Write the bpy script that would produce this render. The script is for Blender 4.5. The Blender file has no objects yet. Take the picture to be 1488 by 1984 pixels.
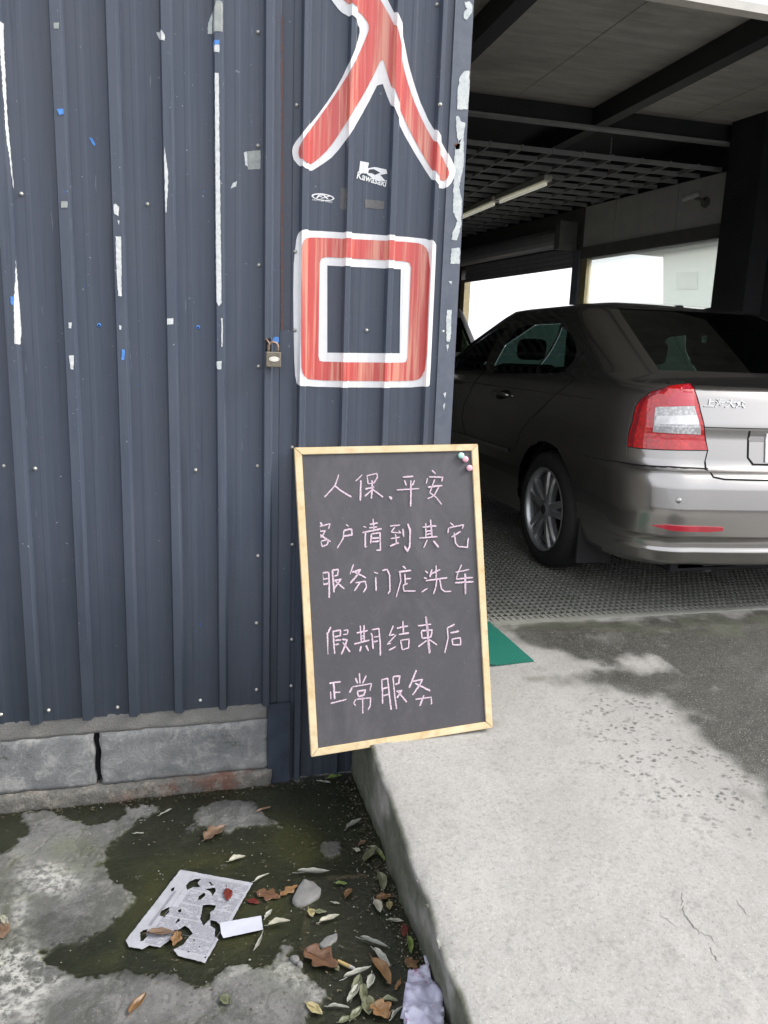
import bpy, bmesh, math, random
import numpy as np
from mathutils import Vector, Matrix

random.seed(7)
RNG = np.random.RandomState(11)
SC = bpy.context.scene
COL = SC.collection

# ------------------------------------------------------------------ camera
CX, CY, FP = 744.0, 992.0, 1500.0
def _basis():
    d = np.array([480 - CX, 8200 - CY, FP]); d /= np.linalg.norm(d)
    a = 345.0 - CX; b = -(d[0] * a + d[2] * FP) / d[1]
    v = np.array([a, b, FP]); v /= np.linalg.norm(v)
    up = -d; r = np.cross(v, up)
    return np.array([r, v, up])
MB = _basis(); EYE = np.array([0.0, 0.0, 1.45])
cam_d = bpy.data.cameras.new('camera'); cam = bpy.data.objects.new('camera', cam_d); COL.objects.link(cam)
cam_d.sensor_fit = 'VERTICAL'; cam_d.sensor_height = 36.0; cam_d.lens = FP / 1984 * 36
cam_d.clip_start = 0.05; cam_d.clip_end = 500
X = MB @ np.array([1, 0, 0.]); Y = MB @ np.array([0, -1, 0.]); Z = MB @ np.array([0, 0, -1.])
cam.matrix_world = Matrix(((X[0], Y[0], Z[0], EYE[0]), (X[1], Y[1], Z[1], EYE[1]), (X[2], Y[2], Z[2], EYE[2]), (0, 0, 0, 1)))
SC.camera = cam
SC.cycles.diffuse_bounces = 8; SC.cycles.max_bounces = 14; SC.render.resolution_x = 768; SC.render.resolution_y = 1024

# ------------------------------------------------------------------ light
SUN_EL, SUN_AZ = math.radians(40), math.radians(104)      # azimuth clockwise from +y (behind the camera, to the right)
w = bpy.data.worlds.new('World'); SC.world = w; w.use_nodes = True
nt = w.node_tree; nt.nodes.clear()
o_ = nt.nodes.new('ShaderNodeOutputWorld'); bg = nt.nodes.new('ShaderNodeBackground')
sky = nt.nodes.new('ShaderNodeTexSky'); sky.sky_type = 'NISHITA'; sky.sun_disc = False
sky.sun_elevation = SUN_EL; sky.sun_rotation = SUN_AZ; sky.dust_density = 6.0; sky.air_density = 1.2; sky.ozone_density = 1.0
hs = nt.nodes.new('ShaderNodeHueSaturation'); hs.inputs['Saturation'].default_value = 0.3
nt.links.new(sky.outputs[0], hs.inputs['Color'])
veil = nt.nodes.new('ShaderNodeMix'); veil.data_type = 'RGBA'; veil.inputs[0].default_value = 0.62      # even layer of bright cloud
veil.inputs[7].default_value = (5.3, 5.45, 5.9, 1); nt.links.new(hs.outputs[0], veil.inputs[6]); nt.links.new(veil.outputs[2], bg.inputs[0])
bg.inputs[1].default_value = 0.15
nt.links.new(bg.outputs[0], o_.inputs[0])
sl = bpy.data.lights.new('sun', 'SUN'); sl.energy = 1.3; sl.angle = math.radians(20); sl.color = (1, 0.965, 0.91)
so = bpy.data.objects.new('sun', sl); COL.objects.link(so)
sd = Vector((math.sin(SUN_AZ) * math.cos(SUN_EL), math.cos(SUN_AZ) * math.cos(SUN_EL), math.sin(SUN_EL)))
so.rotation_euler = sd.to_track_quat('Z', 'Y').to_euler(); so.location = (3, -3, 6)
SC.view_settings.view_transform = 'Standard'; SC.view_settings.look = 'None'
SC.view_settings.exposure = 1.35; SC.view_settings.gamma = 1.0; SC.view_settings.use_curve_mapping = False

# ------------------------------------------------------------------ helpers
def ray(px, py):
    return MB @ np.array([px - CX, py - CY, FP])
def on(px, py, axis, val):
    d = ray(px, py); t = (val - EYE[axis]) / d[axis]; return EYE + t * d
def project(P):
    c = (np.asarray(P) - EYE) @ MB
    return np.stack([CX + FP * c[..., 0] / c[..., 2], CY + FP * c[..., 1] / c[..., 2]], -1)

def tag(o, label=None, cat=None, group=None, kind=None):
    if label: o['label'] = label
    if cat: o['category'] = cat
    if group: o['group'] = group
    if kind: o['kind'] = kind
    return o
def empty(name, loc, label, cat, group=None):
    o = bpy.data.objects.new(name, None); COL.objects.link(o); o.location = loc
    o.empty_display_size = 0.05
    return tag(o, label, cat, group)
def wloc(o):
    v = Vector(o.location)
    if o.parent: v = v + wloc(o.parent)
    return v
def link(name, me, mt, parent=None, at=None, smooth=False):
    """mesh given in world coordinates -> object; a child keeps its parent's place"""
    o = bpy.data.objects.new(name, me); COL.objects.link(o)
    if parent is not None:
        o.parent = parent; base = wloc(parent)
    else:
        base = Vector(at) if at is not None else Vector((0, 0, 0)); o.location = base
    if base.length > 0: me.transform(Matrix.Translation(-base))
    if mt is not None and not me.materials: me.materials.append(mt)
    if smooth: me.polygons.foreach_set('use_smooth', [True] * len(me.polygons))
    me.update()
    return o
def frombm(bm, name='m'):
    me = bpy.data.meshes.new(name); bm.to_mesh(me); bm.free(); return me
def mk(name, bm, mt, parent=None, at=None, smooth=False):
    return link(name, frombm(bm, name), mt, parent, at, smooth)
def pyd(name, vs, fs, mt, parent=None, at=None, smooth=False):
    me = bpy.data.meshes.new(name); me.from_pydata([tuple(map(float, v)) for v in vs], [], fs); me.validate()
    return link(name, me, mt, parent, at, smooth)
def addbox(bm, x0, x1, y0, y1, z0, z1, M=None, bev=0.0):
    g = bmesh.ops.create_cube(bm, size=1.0)['verts']
    for v in g:
        v.co = Vector((x0 + (v.co.x + .5) * (x1 - x0), y0 + (v.co.y + .5) * (y1 - y0), z0 + (v.co.z + .5) * (z1 - z0)))
    if bev > 0:
        es = list({e for v in g for e in v.link_edges})
        r = bmesh.ops.bevel(bm, geom=es, offset=bev, segments=2, affect='EDGES', profile=0.5)
        g = list({v for v in r['verts']} | {v for v in g if v.is_valid})
    if M is not None:
        for v in g: v.co = M @ v.co
    return g
def box(name, x0, x1, y0, y1, z0, z1, mt, parent=None, at=None, bev=0.0):
    bm = bmesh.new(); addbox(bm, x0, x1, y0, y1, z0, z1, None, bev); return mk(name, bm, mt, parent, at)
def addtube(bm, pts, r, seg=8, cap=True):
    rings = []
    pts = [Vector(p) for p in pts]
    for i, p in enumerate(pts):
        t = (pts[min(i + 1, len(pts) - 1)] - pts[max(i - 1, 0)]).normalized()
        a = t.cross(Vector((0, 0, 1)))
        if a.length < 1e-3: a = t.cross(Vector((0, 1, 0)))
        a.normalize(); b = t.cross(a)
        rr = r[i] if isinstance(r, (list, tuple)) else r
        rings.append([bm.verts.new(p + a * (rr * math.cos(k * 2 * math.pi / seg)) + b * (rr * math.sin(k * 2 * math.pi / seg))) for k in range(seg)])
    for i in range(len(rings) - 1):
        for k in range(seg):
            bm.faces.new((rings[i][k], rings[i][(k + 1) % seg], rings[i + 1][(k + 1) % seg], rings[i + 1][k]))
    if cap:
        bm.faces.new(rings[0][::-1]); bm.faces.new(rings[-1])
def lathe(name, prof, cen, axis, mt, parent, seg=40, smooth=True, cap=True):
    """prof: list of (offset along axis, radius)"""
    ax = Vector(axis).normalized(); a = ax.cross(Vector((0, 0, 1)))
    if a.length < 1e-3: a = Vector((1, 0, 0))
    a.normalize(); b = ax.cross(a); cen = Vector(cen); bm = bmesh.new(); rings = []
    for d, r in prof:
        rings.append([bm.verts.new(cen + ax * d + a * (r * math.cos(k * 2 * math.pi / seg)) + b * (r * math.sin(k * 2 * math.pi / seg))) for k in range(seg)])
    for i in range(len(rings) - 1):
        for k in range(seg): bm.faces.new((rings[i][k], rings[i][(k + 1) % seg], rings[i + 1][(k + 1) % seg], rings[i + 1][k]))
    if cap and prof[0][1] > 1e-4: bm.faces.new(rings[0][::-1])
    if cap and prof[-1][1] > 1e-4: bm.faces.new(rings[-1])
    bmesh.ops.recalc_face_normals(bm, faces=bm.faces)
    return mk(name, bm, mt, parent, smooth=smooth)

# value noise in numpy
_T = RNG.rand(256, 256)
def vnoise(x, y):
    xi = np.floor(x).astype(int); yi = np.floor(y).astype(int); fx = x - xi; fy = y - yi
    fx = fx * fx * (3 - 2 * fx); fy = fy * fy * (3 - 2 * fy)
    g = lambda a, b: _T[a % 256, b % 256]
    return (g(xi, yi) * (1 - fx) + g(xi + 1, yi) * fx) * (1 - fy) + (g(xi, yi + 1) * (1 - fx) + g(xi + 1, yi + 1) * fx) * fy
def fbm(x, y, o=5):
    s = 0; a = 0.5
    for i in range(o):
        s = s + a * vnoise(x + 17.3 * i, y + 9.1 * i); x = x * 2.03; y = y * 2.03; a *= 0.5
    return s / (1 - 0.5 ** o)
def inpoly(x, y, poly):
    r = np.zeros(x.shape, bool); n = len(poly)
    for i in range(n):
        x0, y0 = poly[i]; x1, y1 = poly[(i + 1) % n]
        c = ((y0 > y) != (y1 > y)) & (x < (x1 - x0) * (y - y0) / (y1 - y0 + 1e-12) + x0)
        r ^= c
    return r
def blur(a, n):
    for _ in range(2):
        for ax in (0, 1):
            p = np.pad(a, [(n + 1, n) if i == ax else (0, 0) for i in (0, 1)], mode='edge')
            c = np.cumsum(p, axis=ax)
            a = (np.take(c, range(2 * n + 1, c.shape[ax]), ax) - np.take(c, range(0, c.shape[ax] - 2 * n - 1), ax)) / (2 * n + 1)
    return a
def sst(a, b, x):
    t = np.clip((x - a) / (b - a), 0, 1); return t * t * (3 - 2 * t)

# ------------------------------------------------------------------ materials
class NB:
    def __init__(s, name):
        s.m = bpy.data.materials.new(name); s.m.use_nodes = True; s.t = s.m.node_tree
        s.b = s.t.nodes['Principled BSDF']; s.tc = s.n('ShaderNodeTexCoord')
    def n(s, t, **k):
        x = s.t.nodes.new(t)
        for a, v in k.items(): setattr(x, a, v)
        return x
    def l(s, a, b): s.t.links.new(a, b)
    def mapping(s, scale=(1, 1, 1), loc=(0, 0, 0)):
        m = s.n('ShaderNodeMapping'); m.inputs['Scale'].default_value = scale; m.inputs['Location'].default_value = loc
        s.l(s.tc.outputs['Object'], m.inputs[0]); return m.outputs[0]
    def noise(s, scale, detail=5, rough=0.6, vec=None, dist=0.0):
        x = s.n('ShaderNodeTexNoise'); x.inputs['Scale'].default_value = scale; x.inputs['Detail'].default_value = detail
        x.inputs['Roughness'].default_value = rough; x.inputs['Distortion'].default_value = dist
        s.l(vec if vec is not None else s.tc.outputs['Object'], x.inputs['Vector']); return x.outputs['Fac']
    def ramp(s, fac, p0, p1, v0=0.0, v1=1.0):
        r = s.n('ShaderNodeMapRange'); r.inputs[1].default_value = p0; r.inputs[2].default_value = p1
        r.inputs[3].default_value = v0; r.inputs[4].default_value = v1; s.l(fac, r.inputs[0]); return r.outputs[0]
    def mix(s, fac, a, b):
        x = s.n('ShaderNodeMix', data_type='RGBA')
        if isinstance(fac, (int, float)): x.inputs[0].default_value = fac
        else: s.l(fac, x.inputs[0])
        for v, i in ((a, 6), (b, 7)):
            if isinstance(v, tuple): x.inputs[i].default_value = (*v, 1)
            else: s.l(v, x.inputs[i])
        return x.outputs[2]
    def math(s, op, a, b=None):
        x = s.n('ShaderNodeMath', operation=op)
        for v, i in ((a, 0), (b, 1)):
            if v is None: continue
            if isinstance(v, (int, float)): x.inputs[i].default_value = v
            else: s.l(v, x.inputs[i])
        return x.outputs[0]
    def col(s, c):
        if isinstance(c, tuple): s.b.inputs['Base Color'].default_value = (*c, 1)
        else: s.l(c, s.b.inputs['Base Color'])
    def rough(s, r):
        if isinstance(r, (int, float)): s.b.inputs['Roughness'].default_value = r
        else: s.l(r, s.b.inputs['Roughness'])
    def bump(s, h, strength=0.3, dist=0.002):
        x = s.n('ShaderNodeBump'); x.inputs['Strength'].default_value = strength; x.inputs['Distance'].default_value = dist
        s.l(h, x.inputs['Height']); s.l(x.outputs[0], s.b.inputs['Normal'])
    def attr(s, name):
        a = s.n('ShaderNodeAttribute', attribute_name=name); sp = s.n('ShaderNodeSeparateColor'); s.l(a.outputs['Color'], sp.inputs[0])
        return sp.outputs[0], sp.outputs[1], sp.outputs[2]

def simple(name, c, c2=None, scale=20, rough=0.6, metal=0.0, bump=0.0, bscale=None, bdist=0.002, r2=None, coat=0.0, spec=None):
    b = NB(name); c2 = c2 or tuple(x * 0.75 for x in c)
    f = b.noise(scale, 6, 0.65); b.col(b.mix(b.ramp(f, 0.35, 0.65), c, c2))
    b.rough(b.ramp(f, 0.3, 0.7, rough, r2 if r2 is not None else min(1, rough + 0.08)))
    b.b.inputs['Metallic'].default_value = metal; b.b.inputs['Coat Weight'].default_value = coat
    if spec is not None: b.b.inputs['Specular IOR Level'].default_value = spec
    if bump: b.bump(b.noise(bscale or scale * 4, 6, 0.6), bump, bdist)
    return b.m

def m_sheet():
    b = NB('navy_painted_sheet')
    v = b.mapping((9, 9, 0.7)); st = b.noise(3.0, 6, 0.7, v)                 # vertical streaks
    v2 = b.mapping((60, 60, 1.2)); fs = b.noise(2.0, 4, 0.6, v2)
    big = b.noise(2.2, 5, 0.6)
    c = b.mix(b.ramp(st, 0.3, 0.7), (0.047, 0.061, 0.089), (0.060, 0.074, 0.102))
    c = b.mix(b.ramp(big, 0.4, 0.75, 0, 0.45), c, (0.078, 0.080, 0.100))
    c = b.mix(b.ramp(fs, 0.55, 0.8, 0, 0.35), c, (0.10, 0.115, 0.145))
    sp = b.noise(95, 3, 0.5); scr = b.noise(3.0, 3, 0.5, b.mapping((46, 46, 2.2), (2, 5, 1))); c = b.mix(b.ramp(scr, 0.74, 0.78, 0, .8), c, (0.18, 0.2, 0.24))
    drp = b.noise(2.0, 5, 0.6, b.mapping((22, 22, .8), (7, 1, 3))); c = b.mix(b.ramp(drp, 0.58, 0.72, 0, .6), c, (0.028, 0.036, 0.052))
    c = b.mix(b.ramp(sp, 0.73, 0.76), c, (0.30, 0.33, 0.38))
    sp3 = b.noise(42, 2, 0.5, b.mapping((1, 1, .35), (9, 3, 1))); c = b.mix(b.ramp(sp3, 0.77, 0.785), c, (0.03, 0.1, 0.35))
    # grime near the ground, deepened to paint in shade beside the chalkboard
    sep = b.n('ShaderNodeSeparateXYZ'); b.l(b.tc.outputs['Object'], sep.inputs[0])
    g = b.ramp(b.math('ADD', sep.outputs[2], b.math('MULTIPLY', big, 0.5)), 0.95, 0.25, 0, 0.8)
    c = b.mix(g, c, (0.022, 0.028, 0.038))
    b.col(c); b.rough(b.ramp(st, 0.3, 0.7, 0.38, 0.55))
    b.bump(b.noise(14, 4, 0.5), 0.25, 0.004)
    return b.m
M = {}
M['sheet'] = m_sheet()
M['trim'] = simple('navy_trim', (0.085, 0.1, 0.13), (0.11, 0.125, 0.155), 25, 0.42, bump=.2)
M['peel'] = simple('bared_white_primer', (0.66, 0.67, 0.66), (0.48, 0.50, 0.50), 90, 0.7)
M['zinc'] = simple('bared_zinc', (0.42, 0.46, 0.47), (0.6, 0.62, 0.6), 60, 0.5)
M['blue'] = simple('blue_paint', (0.05, 0.19, 0.55), (0.1, 0.28, 0.65), 80, 0.6)
M['rust'] = simple('rust', (0.20, 0.07, 0.035), (0.12, 0.04, 0.02), 90, 0.9)
M['tape'] = simple('grey_tape', (0.24, 0.26, 0.25), (0.34, 0.36, 0.34), 50, 0.35)
M['screw'] = simple('screw_metal', (0.62, 0.62, 0.58), (0.35, 0.34, 0.3), 200, 0.35, metal=.6)
def m_red():
    b = NB('red_vinyl'); v = b.mapping((30, 30, 1.0)); f = b.noise(1.6, 5, 0.6, v); g = b.noise(30, 6, 0.7)
    c = b.mix(b.ramp(f, 0.46, 0.6), (0.56, 0.095, 0.085), (0.70, 0.30, 0.22))
    c = b.mix(b.ramp(g, 0.6, 0.75, 0, .5), c, (0.5, 0.19, 0.17))
    b.col(c); b.rough(0.3); b.bump(b.noise(60, 3), 0.1, 0.001); return b.m
M['red'] = m_red()
M['vinyl'] = simple('white_vinyl', (0.82, 0.82, 0.82), (0.76, 0.77, 0.77), 30, 0.35)
M['sticker_ghost'] = simple('worn_sticker', (0.11, 0.11, 0.12), (0.15, 0.14, 0.13), 60, 0.5)
def m_conc(name, a, c, scale=6, rough=0.9, moss=0.0, bump=.5):
    b = NB(name); f = b.noise(scale, 8, 0.65); g = b.noise(scale * 14, 6, 0.7); h = b.noise(scale * 45, 2, 0.5)
    col = b.mix(b.ramp(f, 0.3, 0.7), a, c); col = b.mix(b.ramp(g, 0.55, 0.75, 0, .5), col, tuple(x * .55 for x in a))
    col = b.mix(b.ramp(h, 0.66, 0.72, 0, .6), col, tuple(min(.8, x * 1.6) for x in a))
    if moss:
        m = b.noise(scale * .9, 7, 0.75); col = b.mix(b.ramp(m, 0.6 - moss * .15, 0.72 - moss * .1, 0, .9), col, (0.045, 0.055, 0.02))
    b.col(col); b.rough(rough); b.bump(b.math('ADD', g, b.math('MULTIPLY', f, 1.5)), bump, 0.006); return b.m
def m_block():
    b = NB('concrete_block'); f = b.noise(4, 8, .75); g = b.noise(17, 8, .8, None, .6); h = b.noise(130, 5, .8); sc = b.noise(4, 4, .6, b.mapping((3, 3, 26)))
    c = b.mix(b.ramp(f, .35, .65), (0.125, 0.132, 0.135), (0.20, 0.203, 0.20)); c = b.mix(b.ramp(g, .50, .62, 0, .9), c, (0.29, 0.288, 0.275)); c = b.mix(b.ramp(g, .44, .36, 0, .5), c, (0.085, 0.088, 0.085))
    c = b.mix(b.ramp(h, .56, .68, 0, .6), c, (0.075, 0.075, 0.07)); c = b.mix(b.ramp(sc, .66, .7, 0, .4), c, (0.32, 0.32, 0.31))
    m = b.noise(3.2, 8, .85, b.mapping((1, 1, 1.6), (.55, 0, .3))); c = b.mix(b.ramp(m, .56, .66, 0, .92), c, (0.026, 0.032, 0.012))
    b.col(c); b.rough(.92); b.bump(b.math('ADD', g, h), .7, .005); return b.m
M['block'] = m_block()
M['stone'] = m_conc('river_stone', (0.12, 0.12, 0.118), (0.19, 0.187, 0.18), 20, .8)
M['mortar'] = m_conc('mortar', (0.16, 0.157, 0.143), (0.225, 0.218, 0.205), 12, bump=.9)
def m_brick():
    b = NB('brick_ledge'); f = b.noise(5, 7, .7); g = b.noise(22, 6, .75); h = b.noise(80, 4, .7)
    c = b.mix(b.ramp(f, .52, .62), (0.10, 0.096, 0.086), (0.12, 0.062, 0.044)); c = b.mix(b.ramp(g, .5, .62, 0, .85), c, (0.20, 0.18, 0.155)); c = b.mix(b.ramp(h, .55, .65, 0, .7), c, (0.035, 0.036, 0.024))
    b.col(c); b.rough(.85); b.bump(b.math('ADD', g, h), .8, .006); return b.m
M['brick'] = m_brick()
def m_wood():
    b = NB('pale_pine'); sep = b.mapping((1, 1, 1)); f = b.noise(9, 6, .6); g = b.noise(120, 3, .6, b.mapping((.25, .25, .25)))
    c = b.mix(b.ramp(f, .3, .7), (0.54, 0.41, 0.22), (0.62, 0.51, 0.33)); c = b.mix(b.ramp(g, .5, .7, 0, .5), c, (0.38, 0.25, 0.10))
    b.col(c); b.rough(.55); b.bump(g, .15, .001); return b.m
M['pine'] = m_wood()
def m_board():
    b = NB('blackboard'); f = b.noise(4, 6, .7); g = b.noise(70, 5, .7); s = b.noise(160, 2, .5)
    c = b.mix(b.ramp(f, .3, .75), (0.047, 0.045, 0.050), (0.062, 0.060, 0.065))
    c = b.mix(b.ramp(g, .56, .74, 0, .5), c, (0.095, 0.092, 0.097)); sm_ = b.noise(5, 7, .75, b.mapping((1, 1, .45)), .8); c = b.mix(b.ramp(sm_, .48, .66, 0, .6), c, (0.092, 0.088, 0.094)); c = b.mix(b.ramp(s, .76, .8), c, (0.32, 0.30, 0.32))
    b.col(c); b.rough(.62); b.bump(g, .1, .001); return b.m
M['board'] = m_board()
def m_chalk():
    b = NB('pink_chalk'); g = b.noise(420, 3, .6); c = b.mix(b.ramp(g, .4, .62), (0.68, 0.54, 0.63), (0.34, 0.26, 0.31))
    b.col(c); b.rough(.95); return b.m
M['chalk'] = m_chalk()
M['pin_green'] = simple('mint_plastic', (0.45, 0.75, 0.66), rough=.3); M['pin_pink'] = simple('pink_plastic', (0.78, 0.42, 0.5), rough=.3)
M['lockbody'] = simple('weathered_brass', (0.20, 0.175, 0.135), (0.14, 0.12, 0.095), 80, .5, metal=.4)
M['shackle'] = simple('rusty_steel', (0.32, 0.24, 0.19), (0.14, 0.08, 0.05), 150, .5, metal=.4)
M['lockplate'] = simple('pale_plate', (0.75, 0.72, 0.66), (0.6, 0.58, 0.5), 100, .4)
M['black'] = simple('black_void', (0.008, 0.008, 0.01), rough=.9)
M['fascia'] = simple('white_lilac_fascia', (0.72, 0.72, 0.80), (0.66, 0.66, 0.74), 4, .4)
M['beige'] = simple('beige_flashing', (0.55, 0.52, 0.47), (0.48, 0.46, 0.42), 8, .5)
def m_ceil():
    b = NB('stained_ceiling_board'); f = b.noise(4, 7, .7, b.mapping((.6, 3.5, 1))); g = b.noise(1.3, 5, .6)
    c = b.mix(b.ramp(f, .35, .7), (0.72, 0.69, 0.60), (0.48, 0.46, 0.41)); c = b.mix(b.ramp(g, .5, .75, 0, .6), c, (0.26, 0.25, 0.22))
    b.col(c); b.rough(.85); return b.m
M['ceil'] = m_ceil()
M['beam'] = simple('dark_steel_beam', (0.03, 0.032, 0.036), (0.045, 0.045, 0.048), 6, .55)
M['gridbar'] = simple('grey_grid_bar', (0.42, 0.42, 0.42), (0.34, 0.34, 0.34), 10, .5)
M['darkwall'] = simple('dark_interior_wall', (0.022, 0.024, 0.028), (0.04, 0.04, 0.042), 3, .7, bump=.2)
M['sidewall'] = simple('grimy_grey_side_wall', (0.17, 0.165, 0.15), (0.10, 0.098, 0.09), 3, .7)
M['panelwall'] = simple('grey_wall_panel', (0.80, 0.79, 0.75), (0.7, 0.69, 0.66), 5, .6)
M['housing'] = simple('dark_housing', (0.16, 0.155, 0.145), (0.2, 0.2, 0.185), 8, .5)
M['slat'] = simple('shutter_slat', (0.42, 0.42, 0.44), (0.5, 0.5, 0.51), 12, .4, metal=.3)
M['post'] = simple('bluegrey_post', (0.26, 0.27, 0.32), (0.2, 0.21, 0.25), 10, .4)
M['yellowframe'] = simple('yellowed_frame', (0.55, 0.47, 0.28), (0.45, 0.37, 0.2), 20, .5)
M['tubewhite'] = simple('yellowed_white_enamel', (0.85, 0.84, 0.74), (0.8, 0.79, 0.68), 10, .4)
M['tubeaddedglow'] = simple('tube_with_added_glow', (0.85, 0.84, 0.74), rough=.3); M['tubeaddedglow'].node_tree.nodes['Principled BSDF'].inputs['Emission Color'].default_value = (1, .97, .8, 1); M['tubeaddedglow'].node_tree.nodes['Principled BSDF'].inputs['Emission Strength'].default_value = .13  # faint glow added to a tube taken as unlit
M['cctv'] = simple('pale_camera_casing', (0.75, 0.75, 0.75), rough=.35)
M['aqua'] = simple('aqua_render_wall', (0.72, 0.82, 0.80), (0.66, 0.78, 0.76), 1.2, .85)
M['cream'] = simple('cream_eaves', (0.78, 0.76, 0.66), (0.7, 0.68, 0.6), 2, .8)
M['palewin'] = simple('pale_blind', (0.5, 0.6, 0.6), (0.42, 0.52, 0.53), 2, .3)
def m_glass(name, c, a, rough=.0, spec=.5):
    b = NB(name); b.b.inputs['Base Color'].default_value = (*c, 1); b.rough(rough)
    t = b.n('ShaderNodeBsdfTransparent'); t.inputs[0].default_value = (*c, 1)
    mx = b.n('ShaderNodeMixShader'); mx.inputs[0].default_value = a; b.l(t.outputs[0], mx.inputs[1]); b.l(b.b.outputs[0], mx.inputs[2])
    b.l(mx.outputs[0], b.t.nodes['Material Output'].inputs[0]); return b.m
def m_pane(name, tint, base, mixf):
    b = NB(name); g = b.n('ShaderNodeBsdfGlossy'); g.inputs['Roughness'].default_value = .01; g.inputs[0].default_value = (.9, .95, .95, 1)
    t = b.n('ShaderNodeBsdfTransparent'); t.inputs[0].default_value = (*tint, 1)
    lw = b.n('ShaderNodeLayerWeight'); lw.inputs[0].default_value = .5; f = b.n('ShaderNodeMapRange'); b.l(b.math('POWER', lw.outputs['Facing'], 4.0), f.inputs[0]); f.inputs[3].default_value = .05; f.inputs[4].default_value = .75
    d = b.n('ShaderNodeBsdfDiffuse'); nz = b.noise(8, 8, .8); b.l(b.mix(b.ramp(nz, .5, .8), base, tuple(min(1, x * 3 + .02) for x in base)), d.inputs[0])
    tl = b.n('ShaderNodeBsdfTranslucent'); tl.inputs[0].default_value = (*[min(1, x * 1.7) for x in base], 1); md_ = b.n('ShaderNodeMixShader'); md_.inputs[0].default_value = .65; b.l(d.outputs[0], md_.inputs[1]); b.l(tl.outputs[0], md_.inputs[2])
    m1 = b.n('ShaderNodeMixShader'); m1.inputs[0].default_value = mixf; b.l(t.outputs[0], m1.inputs[1]); b.l(md_.outputs[0], m1.inputs[2])
    m2 = b.n('ShaderNodeMixShader'); b.l(f.outputs[0], m2.inputs[0]); b.l(m1.outputs[0], m2.inputs[1]); b.l(g.outputs[0], m2.inputs[2])
    b.l(m2.outputs[0], b.t.nodes['Material Output'].inputs[0]); return b.m
M['window'] = m_pane('dusty_window_glass', (.93, .95, .93), (.5, .5, .46), .22)
M['carglass'] = m_pane('dark_car_glass', (.12, .17, .15), (.01, .012, .012), .10)
def m_paint(name, c, metal=.55, rough=.32):
    b = NB(name); f = b.noise(900, 2, .5); b.col(b.mix(b.ramp(f, .3, .7), c, tuple(x * 1.25 for x in c)))
    b.b.inputs['Metallic'].default_value = metal; b.rough(rough); b.b.inputs['Coat Weight'].default_value = 1.0; b.b.inputs['Coat Roughness'].default_value = .04
    b.b.inputs['Coat IOR'].default_value = 1.5
    return b.m
M['carpaint'] = m_paint('grey_brown_metallic', (0.305, 0.293, 0.28), .94, .25)
M['carpaint2'] = m_paint('near_black_paint', (0.012, 0.013, 0.014), .0, .6)
M['carpaint2'].node_tree.nodes['Principled BSDF'].inputs['Coat Weight'].default_value = .05
M['shadednavy'] = simple('shade_dark_navy_paint', (0.014, 0.020, 0.034), (0.028, 0.038, 0.055), 14, .45, bump=.3)  # navy darkened to put the chalkboard's shade into the post colour
M['seam'] = simple('panel_gap', (0.006, 0.006, 0.006), rough=.9)
M['chrome'] = simple('bright_trim', (0.62, 0.62, 0.62), (0.55, 0.55, 0.55), 40, .2, metal=.9)
M['rubber'] = simple('tyre_rubber', (0.012, 0.012, 0.013), (0.02, 0.02, 0.02), 60, .7, bump=.3)
M['rim'] = simple('silver_alloy', (0.56, 0.57, 0.58), (0.5, 0.51, 0.52), 60, .3, metal=.8)
M['rimdark'] = simple('brake_dark', (0.03, 0.03, 0.03), rough=.6)
def m_lamp(name, c, scl, c2):
    b = NB(name); v = b.n('ShaderNodeTexVoronoi'); v.inputs['Scale'].default_value = scl; b.l(b.tc.outputs['Object'], v.inputs['Vector'])
    b.col(b.mix(b.ramp(v.outputs['Distance'], .1, .6), c, c2)); b.rough(.12); b.b.inputs['Coat Weight'].default_value = 1
    b.b.inputs['Coat Roughness'].default_value = .02; b.bump(v.outputs['Distance'], .3, .003); return b.m
M['lampred'] = m_lamp('red_lens', (0.66, 0.010, 0.014), 55, (0.44, 0.005, 0.008))
M['lampdark'] = m_lamp('deep_red_lens', (0.30, 0.004, 0.012), 55, (0.22, 0.003, 0.01))
M['lamppink'] = m_lamp('plain_red_lens', (0.5, 0.02, 0.04), 5, (0.46, 0.015, 0.035))
M['lampwhite'] = m_lamp('clear_lens', (0.62, 0.62, 0.62), 75, (0.36, 0.36, 0.36))
M['interior'] = simple('dark_upholstery', (0.035, 0.034, 0.033), (0.05, 0.05, 0.048), 30, .85)
M['plate'] = simple('white_plate', (0.8, 0.8, 0.8), rough=.4)
M['grating'] = m_conc('grey_grating', (0.26, 0.26, 0.235), (0.17, 0.175, 0.145), 5, .6, moss=.1, bump=.2)
M['greenmat'] = None
def m_green():
    b = NB('green_mesh_mat'); w_ = b.n('ShaderNodeTexChecker'); w_.inputs['Scale'].default_value = 130; b.l(b.mapping((1, 1, 0)), w_.inputs[0])
    n1 = b.noise(7, 5, .7); c = b.mix(w_.outputs['Fac'], (0.0, 0.14, 0.095), (0.008, 0.085, 0.065)); c = b.mix(b.ramp(n1, .5, .75, 0, .6), c, (0.08, 0.14, 0.12))
    b.col(c); b.rough(.6); return b.m
M['greenmat'] = m_green()

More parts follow.
